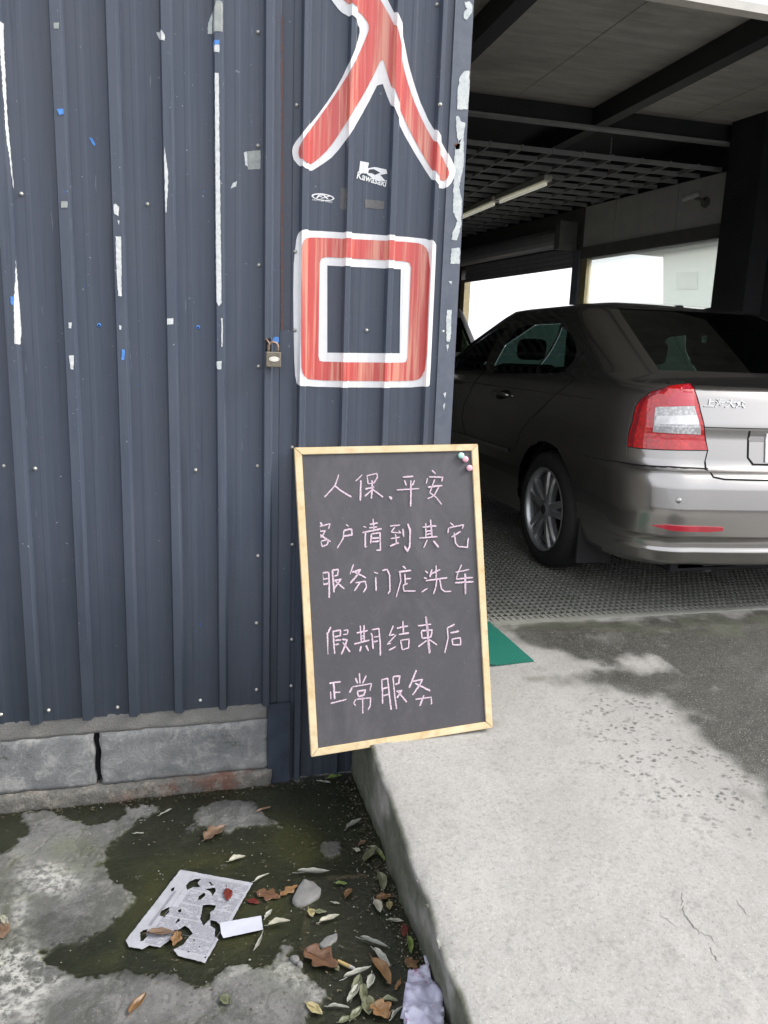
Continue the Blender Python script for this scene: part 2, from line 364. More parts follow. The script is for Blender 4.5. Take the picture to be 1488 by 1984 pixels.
def m_ground():
    b = NB('wet_stained_concrete')
    wet, moss, white = b.attr('stain')
    f = b.noise(7, 8, .7); g = b.noise(60, 6, .7); h = b.noise(260, 3, .6); k = b.noise(2.5, 6, .7)
    dry = b.mix(b.ramp(f, .3, .7), (0.085, 0.085, 0.083), (0.15, 0.148, 0.14))
    lg = b.noise(3.3, 8, .8, None, .4); dry = b.mix(b.ramp(lg, .48, .56, 0, .8), dry, (0.045, 0.046, 0.04)); dry = b.mix(b.ramp(g, .5, .7, 0, .8), dry, (0.065, 0.065, 0.062)); dry = b.mix(b.ramp(h, .66, .7, 0, .8), dry, (0.3, 0.3, 0.28))
    dry = b.mix(b.math('MULTIPLY', white, b.ramp(g, .42, .56)), dry, (0.34, 0.34, 0.31))
    dry = b.mix(b.math('MULTIPLY', moss, b.ramp(f, .3, .6, 0, .55)), dry, (0.085, 0.095, 0.045))
    wt = b.mix(b.ramp(k, .35, .65), (0.011, 0.012, 0.010), (0.022, 0.023, 0.016))
    wt = b.mix(b.math('MULTIPLY', moss, b.ramp(f, .35, .65, .35, 1)), wt, (0.036, 0.036, 0.017)); wt = b.mix(b.ramp(h, .68, .72, 0, .5), wt, (0.16, 0.16, 0.13))
    wt = b.mix(b.ramp(g, .6, .8, 0, .5), wt, (0.008, 0.009, 0.006))
    sl_ = b.noise(15, 8, .8, None, 1.0); wt = b.mix(b.ramp(sl_, .54, .68, 0, .6), wt, (0.038, 0.037, 0.028)); m2 = b.noise(120, 5, .8); wt = b.mix(b.ramp(m2, .62, .70, 0, .6), wt, (0.08, 0.08, 0.062))
    dry = b.mix(b.ramp(m2, .56, .66, 0, .6), dry, (0.05, 0.05, 0.045))
    b.col(b.mix(wet, dry, wt)); b.rough(b.ramp(wet, 0.2, 1, .92, .35)); b.bump(b.math('ADD', g, b.math('MULTIPLY', h, .4)), .8, .004)
    return b.m
M['ground'] = m_ground()
def m_water():
    b = NB('puddle_water'); b.b.inputs['Transmission Weight'].default_value = 1; b.b.inputs['IOR'].default_value = 1.33
    b.col((.93, .95, .85)); b.rough(0.02); b.bump(b.noise(25, 3, .5), .05, .002)
    t = b.n('ShaderNodeBsdfTransparent'); g = b.n('ShaderNodeBsdfGlossy'); g.inputs['Roughness'].default_value = .03
    lw = b.n('ShaderNodeLayerWeight'); lw.inputs[0].default_value = .5; f = b.n('ShaderNodeMapRange'); b.l(b.math('POWER', lw.outputs['Facing'], 5.0), f.inputs[0]); f.inputs[3].default_value = .02; f.inputs[4].default_value = .95; t.inputs[0].default_value = (.9, .92, .82, 1)
    mx = b.n('ShaderNodeMixShader'); b.l(f.outputs[0], mx.inputs[0]); b.l(t.outputs[0], mx.inputs[1]); b.l(g.outputs[0], mx.inputs[2])
    b.l(mx.outputs[0], b.t.nodes['Material Output'].inputs[0]); return b.m
M['water'] = m_water()
def m_ramp():
    b = NB('ramp_concrete')
    wet, moss, pit = b.attr('stain')
    f = b.noise(3, 8, .65); g = b.noise(38, 7, .75); h = b.noise(240, 3, .6); h2 = b.noise(150, 2, .5, b.mapping((1, 1, 1), (4, 2, 1)))
    c = b.mix(b.ramp(f, .3, .7), (0.25, 0.243, 0.228), (0.315, 0.307, 0.29)); c = b.mix(b.ramp(g, .5, .8, 0, .55), c, (0.18, 0.175, 0.163))
    c = b.mix(b.ramp(h, .66, .71, 0, .8), c, (0.5, 0.49, 0.47)); c = b.mix(b.ramp(h2, .68, .73, 0, .75), c, (0.11, 0.105, 0.095))
    v = b.n('ShaderNodeTexVoronoi'); v.inputs['Scale'].default_value = 40
    vn = b.n('ShaderNodeTexNoise'); vn.inputs['Scale'].default_value = 60; b.l(b.tc.outputs['Object'], vn.inputs['Vector']); va = b.n('ShaderNodeVectorMath', operation='MULTIPLY_ADD'); b.l(vn.outputs['Color'], va.inputs[0]); va.inputs[1].default_value = (.03, .03, .0); b.l(b.mapping((1, 1.5, 1)), va.inputs[2]); b.l(va.outputs[0], v.inputs['Vector'])
    pn = b.noise(11, 4, .6); pf = b.math('MULTIPLY', b.math('MULTIPLY', pit, b.ramp(v.outputs['Distance'], .46, .2)), b.ramp(pn, .45, .52))
    c = b.mix(pf, c, (0.07, 0.068, 0.064))
    gg = b.noise(110, 6, .8); c = b.mix(b.ramp(gg, .53, .68, 0, .7), c, (0.13, 0.125, 0.11)); c = b.mix(b.ramp(gg, .44, .36, 0, .5), c, (0.38, 0.37, 0.35))
    wc = b.mix(b.ramp(g, .4, .7), (0.022, 0.0215, 0.017), (0.046, 0.044, 0.035)); wc = b.mix(b.ramp(gg, .52, .62, 0, .8), wc, (0.025, 0.024, 0.02)); wc = b.mix(b.ramp(h, .56, .66, 0, .9), wc, (0.20, 0.20, 0.18))
    c = b.mix(wet, c, wc); mg = b.mix(b.ramp(g, .35, .65), (0.038, 0.042, 0.024), (0.085, 0.09, 0.064)); c = b.mix(moss, c, mg)
    cr = b.noise(1.7, 8, .55, b.mapping((1, 1, 1), (3.1, 0.4, 0)), .6)
    b.col(c); b.rough(b.ramp(wet, 0, 1, .93, .6)); b.bump(b.math('ADD', g, b.math('MULTIPLY', h, .5)), .6, .004); return b.m
M['ramp'] = m_ramp()

# ------------------------------------------------------------------ ground with puddle
Y0 = 2.418
def c6(pts): return [(x / 2.1257, y / 2.1257 + 1320) for x, y in pts]
def c7(pts): return [(x / 2.976 + 500, y / 2.976 + 1400) for x, y in pts]
def gpoly(pts): return [tuple(on(px, py, 2, 0.0)[:2]) for px, py in pts]
DRY = [c6([(-200, 720), (0, 700), (60, 690), (70, 650), (120, 620), (120, 580), (60, 565), (130, 530), (210, 530), (270, 560), (340, 585), (430, 590), (500, 565), (510, 522), (560, 505), (650, 505), (655, 540), (600, 570), (560, 590), (510, 625), (470, 650), (400, 670), (440, 720), (430, 780), (500, 850), (560, 870), (575, 900), (500, 950), (430, 1010), (330, 1080), (230, 1090), (180, 1130), (200, 1190), (290, 1200), (295, 1230), (230, 1260), (300, 1240), (400, 1225), (480, 1190), (560, 1195), (620, 1230), (700, 1205), (760, 1240), (830, 1260), (900, 1240), (910, 1212), (830, 1195), (900, 1180), (1000, 1160), (1060, 1190), (1120, 1150), (1130, 1110), (1160, 1090), (1200, 1150), (1250, 1200), (1330, 1260), (1360, 1290), (1330, 1325), (1260, 1330), (1270, 1420), (1270, 1800), (-200, 1800)]),
       c6([(755, 528), (830, 525), (870, 490), (950, 492), (1040, 490), (1060, 530), (1110, 570), (1200, 600), (1190, 630), (1100, 605), (1000, 600), (960, 618), (850, 600), (800, 615), (740, 640), (730, 620), (800, 590), (820, 560)]),
       c6([(1310, 665), (1350, 655), (1430, 655), (1420, 690), (1380, 720), (1345, 740), (1320, 700)]),
       c7([(170, 1260), (200, 1200), (230, 1300), (180, 1330)])]
MOSS = [c6([(560, 740), (800, 690), (1020, 720), (1180, 880), (1120, 1080), (900, 1150), (640, 1150), (420, 1150), (300, 1090), (520, 980), (600, 850)]),
        c6([(0, 700), (80, 690), (130, 760), (140, 1000), (110, 1090), (0, 1120)]), c6([(180, 660), (400, 660), (430, 780), (200, 820)]),
        c6([(1050, 1180), (1200, 1140), (1300, 1230), (1200, 1280)]), c7([(120, 560), (320, 620), (400, 800), (200, 860), (60, 700)])]
WHITE = [c6([(-60, 1110), (90, 1080), (180, 1130), (215, 1200), (300, 1205), (220, 1265), (150, 1340), (160, 1450), (110, 1450), (100, 1370), (-60, 1440)]),
         c6([(60, 700), (85, 700), (110, 900), (115, 1090), (60, 1100), (55, 860)]), c6([(110, 745), (250, 750), (360, 830), (250, 900), (130, 860)]),
         c6([(840, 1195), (1010, 1165), (1010, 1210), (920, 1225)]), c6([(1060, 1190), (1200, 1150), (1360, 1290), (1300, 1330), (1180, 1230)])]
def rect_grid(xs, ys):
    XX, YY = np.meshgrid(xs, ys); nx, ny = len(xs), len(ys)
    i = np.arange(nx * ny).reshape(ny, nx)
    F = np.stack([i[:-1, :-1], i[:-1, 1:], i[1:, 1:], i[1:, :-1]], -1).reshape(-1, 4)
    return XX, YY, F
def big_mesh(name, V, F, mt, stain=None, parent=None, smooth=True):
    me = bpy.data.meshes.new(name); me.vertices.add(len(V)); me.vertices.foreach_set('co', V.astype(np.float32).ravel())
    me.loops.add(F.size); me.loops.foreach_set('vertex_index', F.astype(np.int32).ravel())
    me.polygons.add(len(F)); me.polygons.foreach_set('loop_start', np.arange(0, F.size, 4, dtype=np.int32))
    me.update(calc_edges=True)
    if stain is not None:
        a = me.color_attributes.new('stain', 'FLOAT_COLOR', 'POINT'); c = np.ones((len(V), 4), np.float32); c[:, :3] = stain; a.data.foreach_set('color', c.ravel())
    return link(name, me, mt, parent, smooth=smooth)
xs = np.concatenate([[-60, -25, -10, -5, -3, -2, -1.5, -1.2], np.arange(-1.0, 0.70, 0.0042), [0.75, 0.9, 1.2, 2, 4, 8, 14, 25, 60]])
ys = np.concatenate([[-60, -25, -10, -5, -2, -1, 0, 0.5, 0.8, 0.95], np.arange(1.05, 2.52, 0.0042), [2.6, 3, 5, 8, 14, 25, 60]])
XX, YY, F = rect_grid(xs, ys)
def masksum(polys, n):
    m = np.zeros(XX.shape)
    for p in polys: m = np.maximum(m, inpoly(XX, YY, gpoly(p)).astype(float))
    return blur(m, n)
dn = (fbm(XX * 26, YY * 26, 6) - .5) * .9 + (fbm(XX * 95, YY * 95, 3) - .5) * .45
dm = masksum(DRY, 3)
dfield = masksum(DRY, 5) + dn * .95 + (fbm(XX * 9 + 3, YY * 9, 4) - .5) * .5
dry = np.clip(sst(0.42, 0.58, dfield), 0, 1)
far = (XX < -1.0) | (YY < 1.05)
dry = np.where(far, 1.0, dry)
mossm = np.clip(masksum(MOSS, 9) * sst(.3, .6, fbm(XX * 9, YY * 9, 5)) * 1.4, 0, 1)
whitem = np.clip(masksum(WHITE, 4) * sst(.3, .5, fbm(XX * 35 + 7, YY * 35, 5)), 0, 1)
crk = np.abs(fbm(XX * 3.0 + 31, YY * 3.0 + 5, 5) - .5); crack = sst(.008, .002, crk) * (dry > .5)
hz = -0.0035 + 0.006 * sst(.3, .75, dfield) + (fbm(XX * 12, YY * 12, 4) - .5) * .003 + (fbm(XX * 90, YY * 90, 2) - .5) * .0012 - crack * .003
hz = np.where(far, .004, hz)
damp = 1 - dry
damp = np.clip(damp + .6 * sst(.15, .6, (1 - blur(dry, 9))) * sst(.35, .6, fbm(XX * 8, YY * 8 + 9, 5)) + .35 * sst(.5, .62, fbm(XX * 11 + 4, YY * 11, 6)), 0, 1)
st = np.stack([damp.ravel(), mossm.ravel(), whitem.ravel()], -1)
tag(big_mesh('ground', np.stack([XX.ravel(), YY.ravel(), hz.ravel()], -1), F, M['ground'], st), kind='structure')
# puddle sheet cut to the low area it fills
pw = pyd('puddle_water', [(-1.0, 1.05, -.0005), (.62, 1.05, -.0005), (.62, 2.40, -.0005), (-1.0, 2.40, -.0005)], [(0, 1, 2, 3)], M['water'])
tag(pw, kind='structure')

# ------------------------------------------------------------------ ramp
FZ = 0.335                                                       # garage floor level
def rz(x, y):
    z = .23 + .145 * (y - 2.151)
    z = np.minimum(z, FZ - .004 + .02 * (y - 2.8)) + .012 * np.clip(x - .56, 0, 1.5)
    return np.clip(z, -0.02, FZ - .004)
def rampint(px, py):
    d = ray(px, py); t = 1.0
    for _ in range(40):
        P = EYE + t * d; t += (rz(P[0], P[1]) - P[2]) / (d[2] - .145 * d[1])
    return EYE + t * d
xr = np.concatenate([np.arange(.568, 3.0, .0085), [3.1, 3.3, 3.6, 4.0, 4.6, 5.2]])
yr_ = np.concatenate([[.5, .7, .85], np.arange(.95, 2.96, .0085)])
nside = 14
XR, YR, _ = rect_grid(np.concatenate([np.full(nside, .568), xr]), yr_)
ncol = XR.shape[1]
ZR = rz(XR, YR)
s = np.linspace(0, 1, nside, endpoint=False)
top = rz(.568, YR[:, 0])
for k in range(nside):                                           # the side face, from the base up to a worn rounded arris
    a = s[k]; ZR[:, k] = -.01 + (top + .01) * min(1, a * 1.04); XR[:, k] = .566 + .004 * a
ZR[:, nside - 1] -= .004; XR[:, nside - 1] += .001
sm = np.arange(ncol) < nside + 2
hf = np.clip(ZR / np.maximum(top[:, None], .01), 0, 1)
XR += np.exp(-np.clip(XR - .568, 0, 9) / .05) * (fbm(YR * 7, hf * 2, 4) - .5) * .016
XR += sm * (1 - hf ** 3) * ((fbm(YR * 16, ZR * 22, 4) - .5) * .016 + (fbm(YR * 60, ZR * 60 + 3, 3) - .5) * .006)
XR += .0142 * (YR - 2.45) * np.exp(-np.clip(XR - .568, 0, 9) / .4)
ed = np.exp(-np.clip(XR - .565, 0, 9) / .014) * (np.arange(ncol) >= nside)
ZR -= ed * .014 * fbm(XR * 20, YR * 25, 4)
ZR += (np.arange(ncol) >= nside) * ((fbm(XR * 3, YR * 3, 4) - .5) * .012 + (fbm(XR * 40, YR * 40, 3) - .5) * .0022) * (YR < 2.8)
crk2 = np.abs(fbm(XR * 2.1 + 3, YR * 2.1 + 44, 5) - .5); reg = sst(1.0, 1.15, XR) * sst(2.0, 1.9, YR)
ZR -= sst(.005, .001, crk2) * reg * .003 * (fbm(XR * 5, YR * 5) > .52)
def rp(pts): return [tuple(rampint(px, py)[:2]) for px, py in pts]
W1 = rp([(900, 1150), (950, 1215), (1488, 1185), (1700, 1180), (1700, 1700), (1488, 1580), (1440, 1510), (1345, 1410), (1310, 1345), (1180, 1345), (1080, 1325), (1075, 1310), (1200, 1300), (1330, 1290), (1230, 1268), (1150, 1280), (1085, 1262), (1010, 1250), (985, 1235), (950, 1222)])
PIT = rp([(1150, 1340), (1330, 1330), (1500, 1500), (1500, 1640), (1440, 1610), (1350, 1560), (1290, 1560), (1180, 1500), (1140, 1400)])
MSR = rp([(950, 1208), (1488, 1176), (1700, 1160), (1700, 1290), (1488, 1240), (1300, 1225), (1150, 1222), (960, 1222)])
wet = blur(inpoly(XR, YR, W1).astype(float), 6); wet = sst(.2, .85, blur(wet, 4) + (fbm(XR * 10, YR * 10, 6) - .5) * 1.3)
grad = blur(inpoly(XR, YR, W1).astype(float), 22)
wet = np.clip(wet * .8 + grad * .5 * fbm(XR * 7, YR * 7, 6) + .35 * sst(.3, .9, grad) * sst(.4, .6, fbm(XR * 16, YR * 16, 5)), 0, 1)
pit = blur(inpoly(XR, YR, PIT).astype(float), 10)
pit = np.clip(pit + .18, 0, 1) * (1 - wet)
msd = sm * sst(.2, .55, fbm(YR * 6, ZR * 9 + 2, 5)) * 1.0 + blur(inpoly(XR, YR, MSR).astype(float), 3) * sst(.4, .6, fbm(XR * 14, YR * 14)) * .7 + np.exp(-((YR - 2.44) / .02) ** 2) * sst(2.0, 1.3, XR) * sst(.45, .65, fbm(XR * 12, YR * 12)) * .5
edgewet = sm * np.clip(1 - (ZR / .07), 0, 1)
wet = np.clip(wet * (~sm) + edgewet, 0, 1)
i = np.arange(XR.size).reshape(XR.shape); F = np.stack([i[:-1, :-1], i[:-1, 1:], i[1:, 1:], i[1:, :-1]], -1).reshape(-1, 4)
tag(big_mesh('ramp', np.stack([XR.ravel(), YR.ravel(), ZR.ravel()], -1), F, M['ramp'], np.stack([wet.ravel(), np.clip(msd, 0, .9).ravel(), pit.ravel()], -1)), kind='structure')
# garage slab below the grating
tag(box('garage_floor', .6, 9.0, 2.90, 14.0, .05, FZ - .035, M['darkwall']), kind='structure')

# ------------------------------------------------------------------ corrugated sheet
def wx(px, py): return on(px, py, 0 + 1, Y0)[0]
DOOR_RIBS = [(wx(a, 700), wx(b, 700)) for a, b in [(19, 43), (130, 153), (229, 250), (325, 345), (419, 436), (510, 526)]]
d0 = DOOR_RIBS[0]; pitch = DOOR_RIBS[1][0] - d0[0]
DOOR_RIBS = [(d0[0] - pitch * k, d0[1] - pitch * k) for k in (4, 3, 2, 1)] + DOOR_RIBS
WALL_RIBS = [(wx(a, 363), wx(b, 363)) for a, b in [(583, 598), (670, 683), (754, 768), (838, 849)]]
DX1 = wx(545, 100)                                               # door edge
FX1 = wx(569, 200)                                               # flashing edge
WX1 = 0.865                                                      # outer wall edge
def profile(ribs, x0, x1, y, micro=True, hh=.023):
    br = [(x0, y)]
    prev = x0
    for a, b in ribs:
        if micro and a - prev > .09:
            for f in (.33, .66):
                m_ = prev + (a - prev) * f; br += [(m_ - .009, y), (m_ - .004, y - .0009), (m_ + .004, y - .0009), (m_ + .009, y)]
        br += [(a - .004, y), (a + .001, y - hh), (b - .006, y - hh), (b + .003, y)]
        prev = b
    br.append((x1, y)); return br
DP = profile(DOOR_RIBS, -2.2, DX1, Y0 - .012)
WP = profile(WALL_RIBS, FX1, wx(866, 363), Y0)
WPX = WP[:-1] + [(wx(866, 363) - .0046, Y0), (wx(866, 363) - .0041, Y0 - .0062), (WX1, Y0 - .0062)]
def yprof(P, x):
    xs_ = [p[0] for p in P]; ys_ = [p[1] for p in P]; return float(np.interp(x, xs_, ys_))
def sheet(name, P, z0, z1, mt, parent, thick=.0012, ripple=.0012):
    zs = np.arange(z0, z1 + .01, .06); vs = []; fs = []; n = len(P)
    for j, z in enumerate(zs):
        for i_, (x, y) in enumerate(P):
            jag = (fbm(np.array(x * 40.), np.array(1.), 3) - .5) * .006 if j == 0 else 0
            vs.append((x, y + (vnoise(np.array(x * 4.), np.array(z * 3.)) - .5) * ripple * 2, z + jag))
    for j in range(len(zs) - 1):
        for i_ in range(n - 1):
            a = j * n + i_; fs.append((a, a + 1, a + n + 1, a + n))
    o = pyd(name, vs, fs, mt, parent)
    md = o.modifiers.new('thickness', 'SOLIDIFY'); md.thickness = thick; md.offset = -1
    return o
door = empty('corrugated_door', (DX1, Y0, .28), 'dark navy corrugated metal door with peeled white streaks, left of the padlock', 'door')
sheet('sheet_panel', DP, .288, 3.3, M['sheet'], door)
wall = empty('corrugated_wall', (FX1, Y0, 0), 'narrow navy corrugated wall carrying the red and white characters', 'wall')
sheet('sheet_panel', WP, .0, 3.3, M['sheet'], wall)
# flashing strip between door and wall, corner trim at the outer edge
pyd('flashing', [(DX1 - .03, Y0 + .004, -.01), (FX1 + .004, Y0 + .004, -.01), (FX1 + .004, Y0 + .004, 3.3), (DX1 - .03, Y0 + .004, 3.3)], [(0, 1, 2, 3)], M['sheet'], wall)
box('flashing_lap', DX1 + .002, FX1 + .006, Y0 - .006, Y0 + .002, -.01, wx(0, 0) * 0 + on(560, 640, 1, Y0)[2], M['sheet'], wall)
xt = wx(866, 363)
bm = bmesh.new(); addbox(bm, xt - .004, WX1, Y0 - .006, Y0 - .003, 0, 3.3); addbox(bm, WX1 - .003, WX1, Y0 - .003, Y0 + .09, 0, 3.3)
mk('corner_trim', bm, M['trim'], wall)
box('backing_post', xt - .04, WX1 - .006, Y0 + .012, Y0 + .09, 0, 3.3, M['darkwall'], wall)
box('kick_sheet', DX1 - .03, DX1 + .045, Y0 - .022, Y0 - .012, -.005, .286, M['shadednavy'], wall)

def conform(bm, P, off):
    for x, _ in P:
        bmesh.ops.bisect_plane(bm, geom=bm.verts[:] + bm.edges[:] + bm.faces[:], plane_co=(x, 0, 0), plane_no=(1, 0, 0))
    for v in bm.verts: v.co.y = yprof(P, v.co.x) - off
def flatpoly(bm, loops):
    """loops of (x,z): first outer, rest holes"""
    es = []
    for lp in loops:
        vs = [bm.verts.new((x, 0, z)) for x, z in lp]
        for i_ in range(len(vs)): es.append(bm.edges.new((vs[i_], vs[(i_ + 1) % len(vs)])))
    bmesh.ops.triangle_fill(bm, use_beauty=True, use_dissolve=False, edges=es)
    for f in bm.faces:
        if f.normal.y > 0: f.normal_flip()
def smoothloop(p, it=1):
    for _ in range(it):
        q = []
        for i_ in range(len(p)):
            a = np.array(p[i_]); b = np.array(p[(i_ + 1) % len(p)]); q += [tuple(a * .75 + b * .25), tuple(a * .25 + b * .75)]
        p = q
    return p
def rough_loop(p, amp, sub=.006):
    q = []
    for i_ in range(len(p)):
        a = np.array(p[i_]); b = np.array(p[(i_ + 1) % len(p)]); L = np.linalg.norm(b - a); n = max(1, int(L / sub))
        for k in range(n): q.append(tuple(a + (b - a) * k / n + (RNG.rand(2) - .5) * amp))
    return q
def wallpts(pts, tr=None): 
    r = []
    for x, y in pts:
        if tr: x, y = x / tr[0] + tr[1], y / tr[0] + tr[2]
        p = on(x, y, 1, Y0 - .01); r.append((p[0], p[2]))
    return r
T1 = (2.657, 0, 0); T2 = (2.4804, 400, 0)
def decal(name, loops, P, off, mt, parent=None, at=None, label=None, cat=None, group=None):
    bm = bmesh.new(); flatpoly(bm, loops); conform(bm, P, off)
    o = mk(name, bm, mt, parent, at)
    if label: tag(o, label, cat, group)
    return o
def peel(pts, tr, P, mt, parent, name='peeled_patch', amp=.0016, label=None):
    o = decal(name, [rough_loop(wallpts(pts, tr), amp)], P, .0012, mt, parent)
    if label: o['label'] = label
    return o
W_, Zn, Bl, Tp = M['peel'], M['zinc'], M['blue'], M['tape']
for pts, mt, nm in [
    ([(1103, 392), (1124, 392), (1128, 800), (1134, 1220), (1138, 1560), (1124, 1580), (1112, 1555), (1108, 1240), (1105, 780)], W_, 'peeled_patch'),
    ([(1098, 248), (1127, 246), (1127, 286), (1098, 282)], W_, 'peeled_patch'), ([(1097, 222), (1127, 222), (1127, 246), (1097, 246)], Bl, 'blue_paint_mark'),
    ([(1112, 20), (1145, 28), (1145, 180), (1096, 180), (1098, 70)], Tp, 'tape_scrap'), ([(1072, 120), (1094, 62), (1092, 178), (1068, 178)], M['zinc'], 'tape_scrap'),
    ([(588, 1060), (600, 1056), (616, 1075), (614, 1120), (592, 1108)], W_, 'peeled_patch'), ([(599, 1222), (626, 1224), (630, 1530), (612, 1525), (604, 1400)], W_, 'peeled_patch'), ([(608, 1140), (620, 1145), (616, 1165)], W_, 'peeled_patch'),
    ([(847, 765), (856, 830), (864, 880), (866, 950), (858, 1100), (853, 1100), (849, 960), (846, 860)], W_, 'peeled_patch'), ([(805, 168), (830, 172), (850, 198), (848, 228), (830, 222), (815, 195)], W_, 'peeled_patch'),
    ([(0, 120), (20, 122), (22, 230), (40, 600), (75, 985), (68, 960), (38, 700), (18, 400), (8, 240), (0, 230)], W_, 'peeled_patch'), ([(84, 1340), (96, 1500), (112, 1700), (108, 1775), (84, 1770), (80, 1600), (84, 1450)], W_, 'peeled_patch'),
    ([(360, 1662), (376, 1662), (374, 1692), (360, 1690)], W_, 'peeled_patch'), ([(860, 1640), (893, 1640), (893, 1670), (860, 1672)], W_, 'peeled_patch'), ([(1136, 1640), (1145, 1640), (1143, 1785), (1138, 1785)], W_, 'peeled_patch'),
    ([(1255, 786), (1272, 782), (1276, 860), (1262, 850)], W_, 'tape_scrap'), ([(1274, 780), (1342, 774), (1340, 872), (1277, 874)], Tp, 'tape_scrap'), ([(322, 1045), (354, 1045), (354, 1077), (322, 1077)], Tp, 'tape_scrap'), ([(283, 137), (310, 137), (310, 166), (284, 166)], Tp, 'tape_scrap'),
    ([(460, 710), (476, 714), (492, 745), (486, 755), (470, 735)], Bl, 'blue_paint_mark'), ([(300, 575), (334, 574), (335, 600), (312, 606)], Bl, 'blue_paint_mark'), ([(630, 1795), (646, 1800), (644, 1850), (630, 1855)], Bl, 'blue_paint_mark'), ([(64, 1528), (82, 1530), (80, 1572), (66, 1570)], Bl, 'blue_paint_mark'),
    ([(1186, 972), (1198, 945), (1220, 935), (1214, 960)], Zn, 'tape_scrap'), ([(360, 1830), (386, 1828), (384, 1900), (370, 1900)], W_, 'peeled_patch'), ([(1110, 1860), (1140, 1858), (1136, 1900), (1114, 1898)], Zn, 'peeled_patch'), ([(615, 1675), (628, 1680), (626, 1700), (616, 1696)], Zn, 'peeled_patch')]:
    peel(pts, T1, DP, mt, door, nm)
FPt = [(DX1, Y0 - .006), (FX1, Y0 - .006), (FX1 + .0061, Y0 - .006)]
TPr = [(xt - .004, Y0 - .006), (WX1, Y0 - .006)]
for pts in [[(1240, 8), (1268, 5), (1279, 20), (1277, 60), (1255, 92), (1236, 86), (1236, 60), (1254, 40)], [(1218, 372), (1240, 340), (1266, 336), (1265, 450), (1256, 525), (1206, 525), (1210, 440)],
            [(1200, 560), (1212, 555), (1225, 585), (1246, 585), (1240, 640), (1216, 690), (1204, 650)], [(1196, 705), (1238, 650), (1238, 790), (1216, 900), (1230, 960), (1226, 1080), (1205, 1155), (1180, 1152), (1186, 1112), (1208, 1060), (1186, 1020), (1190, 850)],
            [(1180, 1192), (1221, 1190), (1218, 1270), (1174, 1265)], [(1158, 1490), (1180, 1488), (1176, 1600), (1170, 1645), (1155, 1640), (1153, 1560)], [(1166, 1350), (1180, 1352), (1176, 1368)], [(1152, 1660), (1166, 1655), (1160, 1690)], [(1140, 1890), (1152, 1885), (1150, 1915)], [(1136, 1950), (1147, 1935), (1142, 1975)]]:
    peel(pts, T2, TPr, Zn, wall, 'peeled_patch', .003)
peel([(1196, 690), (1222, 688), (1220, 714), (1200, 718)], T2, TPr, M['rust'], wall, 'rust_spot', .002)
for pts in [[(545, 30), (547, 30), (547, 640), (545, 640)]]: 
    o = decal('rust_line', [rough_loop(wallpts(pts), .0014, .01)], [(DX1 - .004, Y0 - .012), (DX1 + .01, Y0 - .012)], .001, M['rust'], wall)
# screws
def screw(px, py, P, parent, col='screw'):
    p = on(px, py, 1, Y0 - .012); x, z = p[0], p[2]; y = yprof(P, x)
    lathe('screw', [(0, .0001), (0, .0062), (.0012, .0062), (.002, .0042), (.0055, .004), (.0058, .0001)], (x, y - .0005, z), (0, -1, 0), M['screw'], parent, 10, True)
for p in [(41, 376), (286, 396), (500, 63), (500, 283), (502, 514), (501, 710), (8, 903), (68, 908), (379, 911), (499, 903), (500, 1077), (497, 1207), (497, 1336), (94, 1376), (228, 1370), (388, 1357), (2, 1384)]: screw(*p, DP, door)
for p in [(576, 202), (573, 487), (572, 640), (712, 640), (860, 642), (567, 1056), (566, 1240), (565, 1330), (849, 6), (567, 867), (850, 205)]: screw(*p, WP if p[0] > 570 else FPt, wall)
for p in [(192, 630), (384, 634)]:
    q = on(*p, 1, Y0 - .012); P_ = yprof(DP, q[0])
    lathe('screw_hole', [(0, .0001), (0, .006), (.0008, .006), (.0009, .0001)], (q[0], P_ - .0008, q[2]), (0, -1, 0), M['blue'], door, 10)
    lathe('screw_hole', [(0, .0001), (0, .0026), (.0002, .0026), (.0003, .0001)], (q[0], P_ - .0018, q[2]), (0, -1, 0), M['black'], door, 8)

# ------------------------------------------------------------------ painted characters
ctr = on(725, 180, 1, Y0 - .02)
sg = empty('entrance_character', (ctr[0], Y0, ctr[2]), 'upper red character of two crossing strokes with white outline on the navy wall', 'wall lettering')
outer = [(560, -70), (600, -120), (760, -110), (850, -60), (890, 25), (932, 105), (948, 165), (982, 340), (1050, 540), (1130, 672), (1195, 795), (1200, 830), (1172, 893), (1130, 908), (1098, 880), (1020, 760), (940, 620), (880, 480), (841, 372), (770, 512), (700, 632), (620, 742), (560, 787), (492, 828), (425, 776), (412, 730), (420, 690), (470, 630), (560, 520), (640, 400), (700, 272), (740, 160), (738, 118), (690, 75), (645, 50), (615, 10)]
inner = [(600, -60), (625, -85), (750, -75), (820, -35), (845, 5), (897, 92), (922, 172), (960, 370), (1030, 560), (1110, 700), (1168, 815), (1164, 853), (1138, 874), (1094, 828), (1030, 720), (962, 590), (904, 450), (866, 335), (850, 262), (800, 372), (740, 482), (670, 592), (600, 702), (540, 762), (490, 796), (455, 768), (441, 735), (450, 692), (494, 630), (560, 540), (643, 420), (720, 290), (765, 190), (790, 120), (750, 62), (700, 28), (660, -8)]
decal('outline', [smoothloop(wallpts(outer, T2), 1)], WPX, .0016, M['vinyl'], sg)
decal('fill', [smoothloop(wallpts(inner, T2), 2)], WPX, .0030, M['red'], sg)
ctr = on(708, 600, 1, Y0 - .02)
sg = empty('entrance_character', (ctr[0], Y0, ctr[2]), 'lower red square-ring character with white outlines above the chalkboard', 'wall lettering')
o1 = smoothloop(wallpts([(440, 1125), (452, 1110), (480, 1104), (760, 1122), (1050, 1143), (1088, 1158), (1102, 1195), (1090, 1500), (1075, 1838), (1055, 1862), (760, 1864), (455, 1858), (430, 1840), (422, 1700), (418, 1300), (432, 1160)], T2), 1)
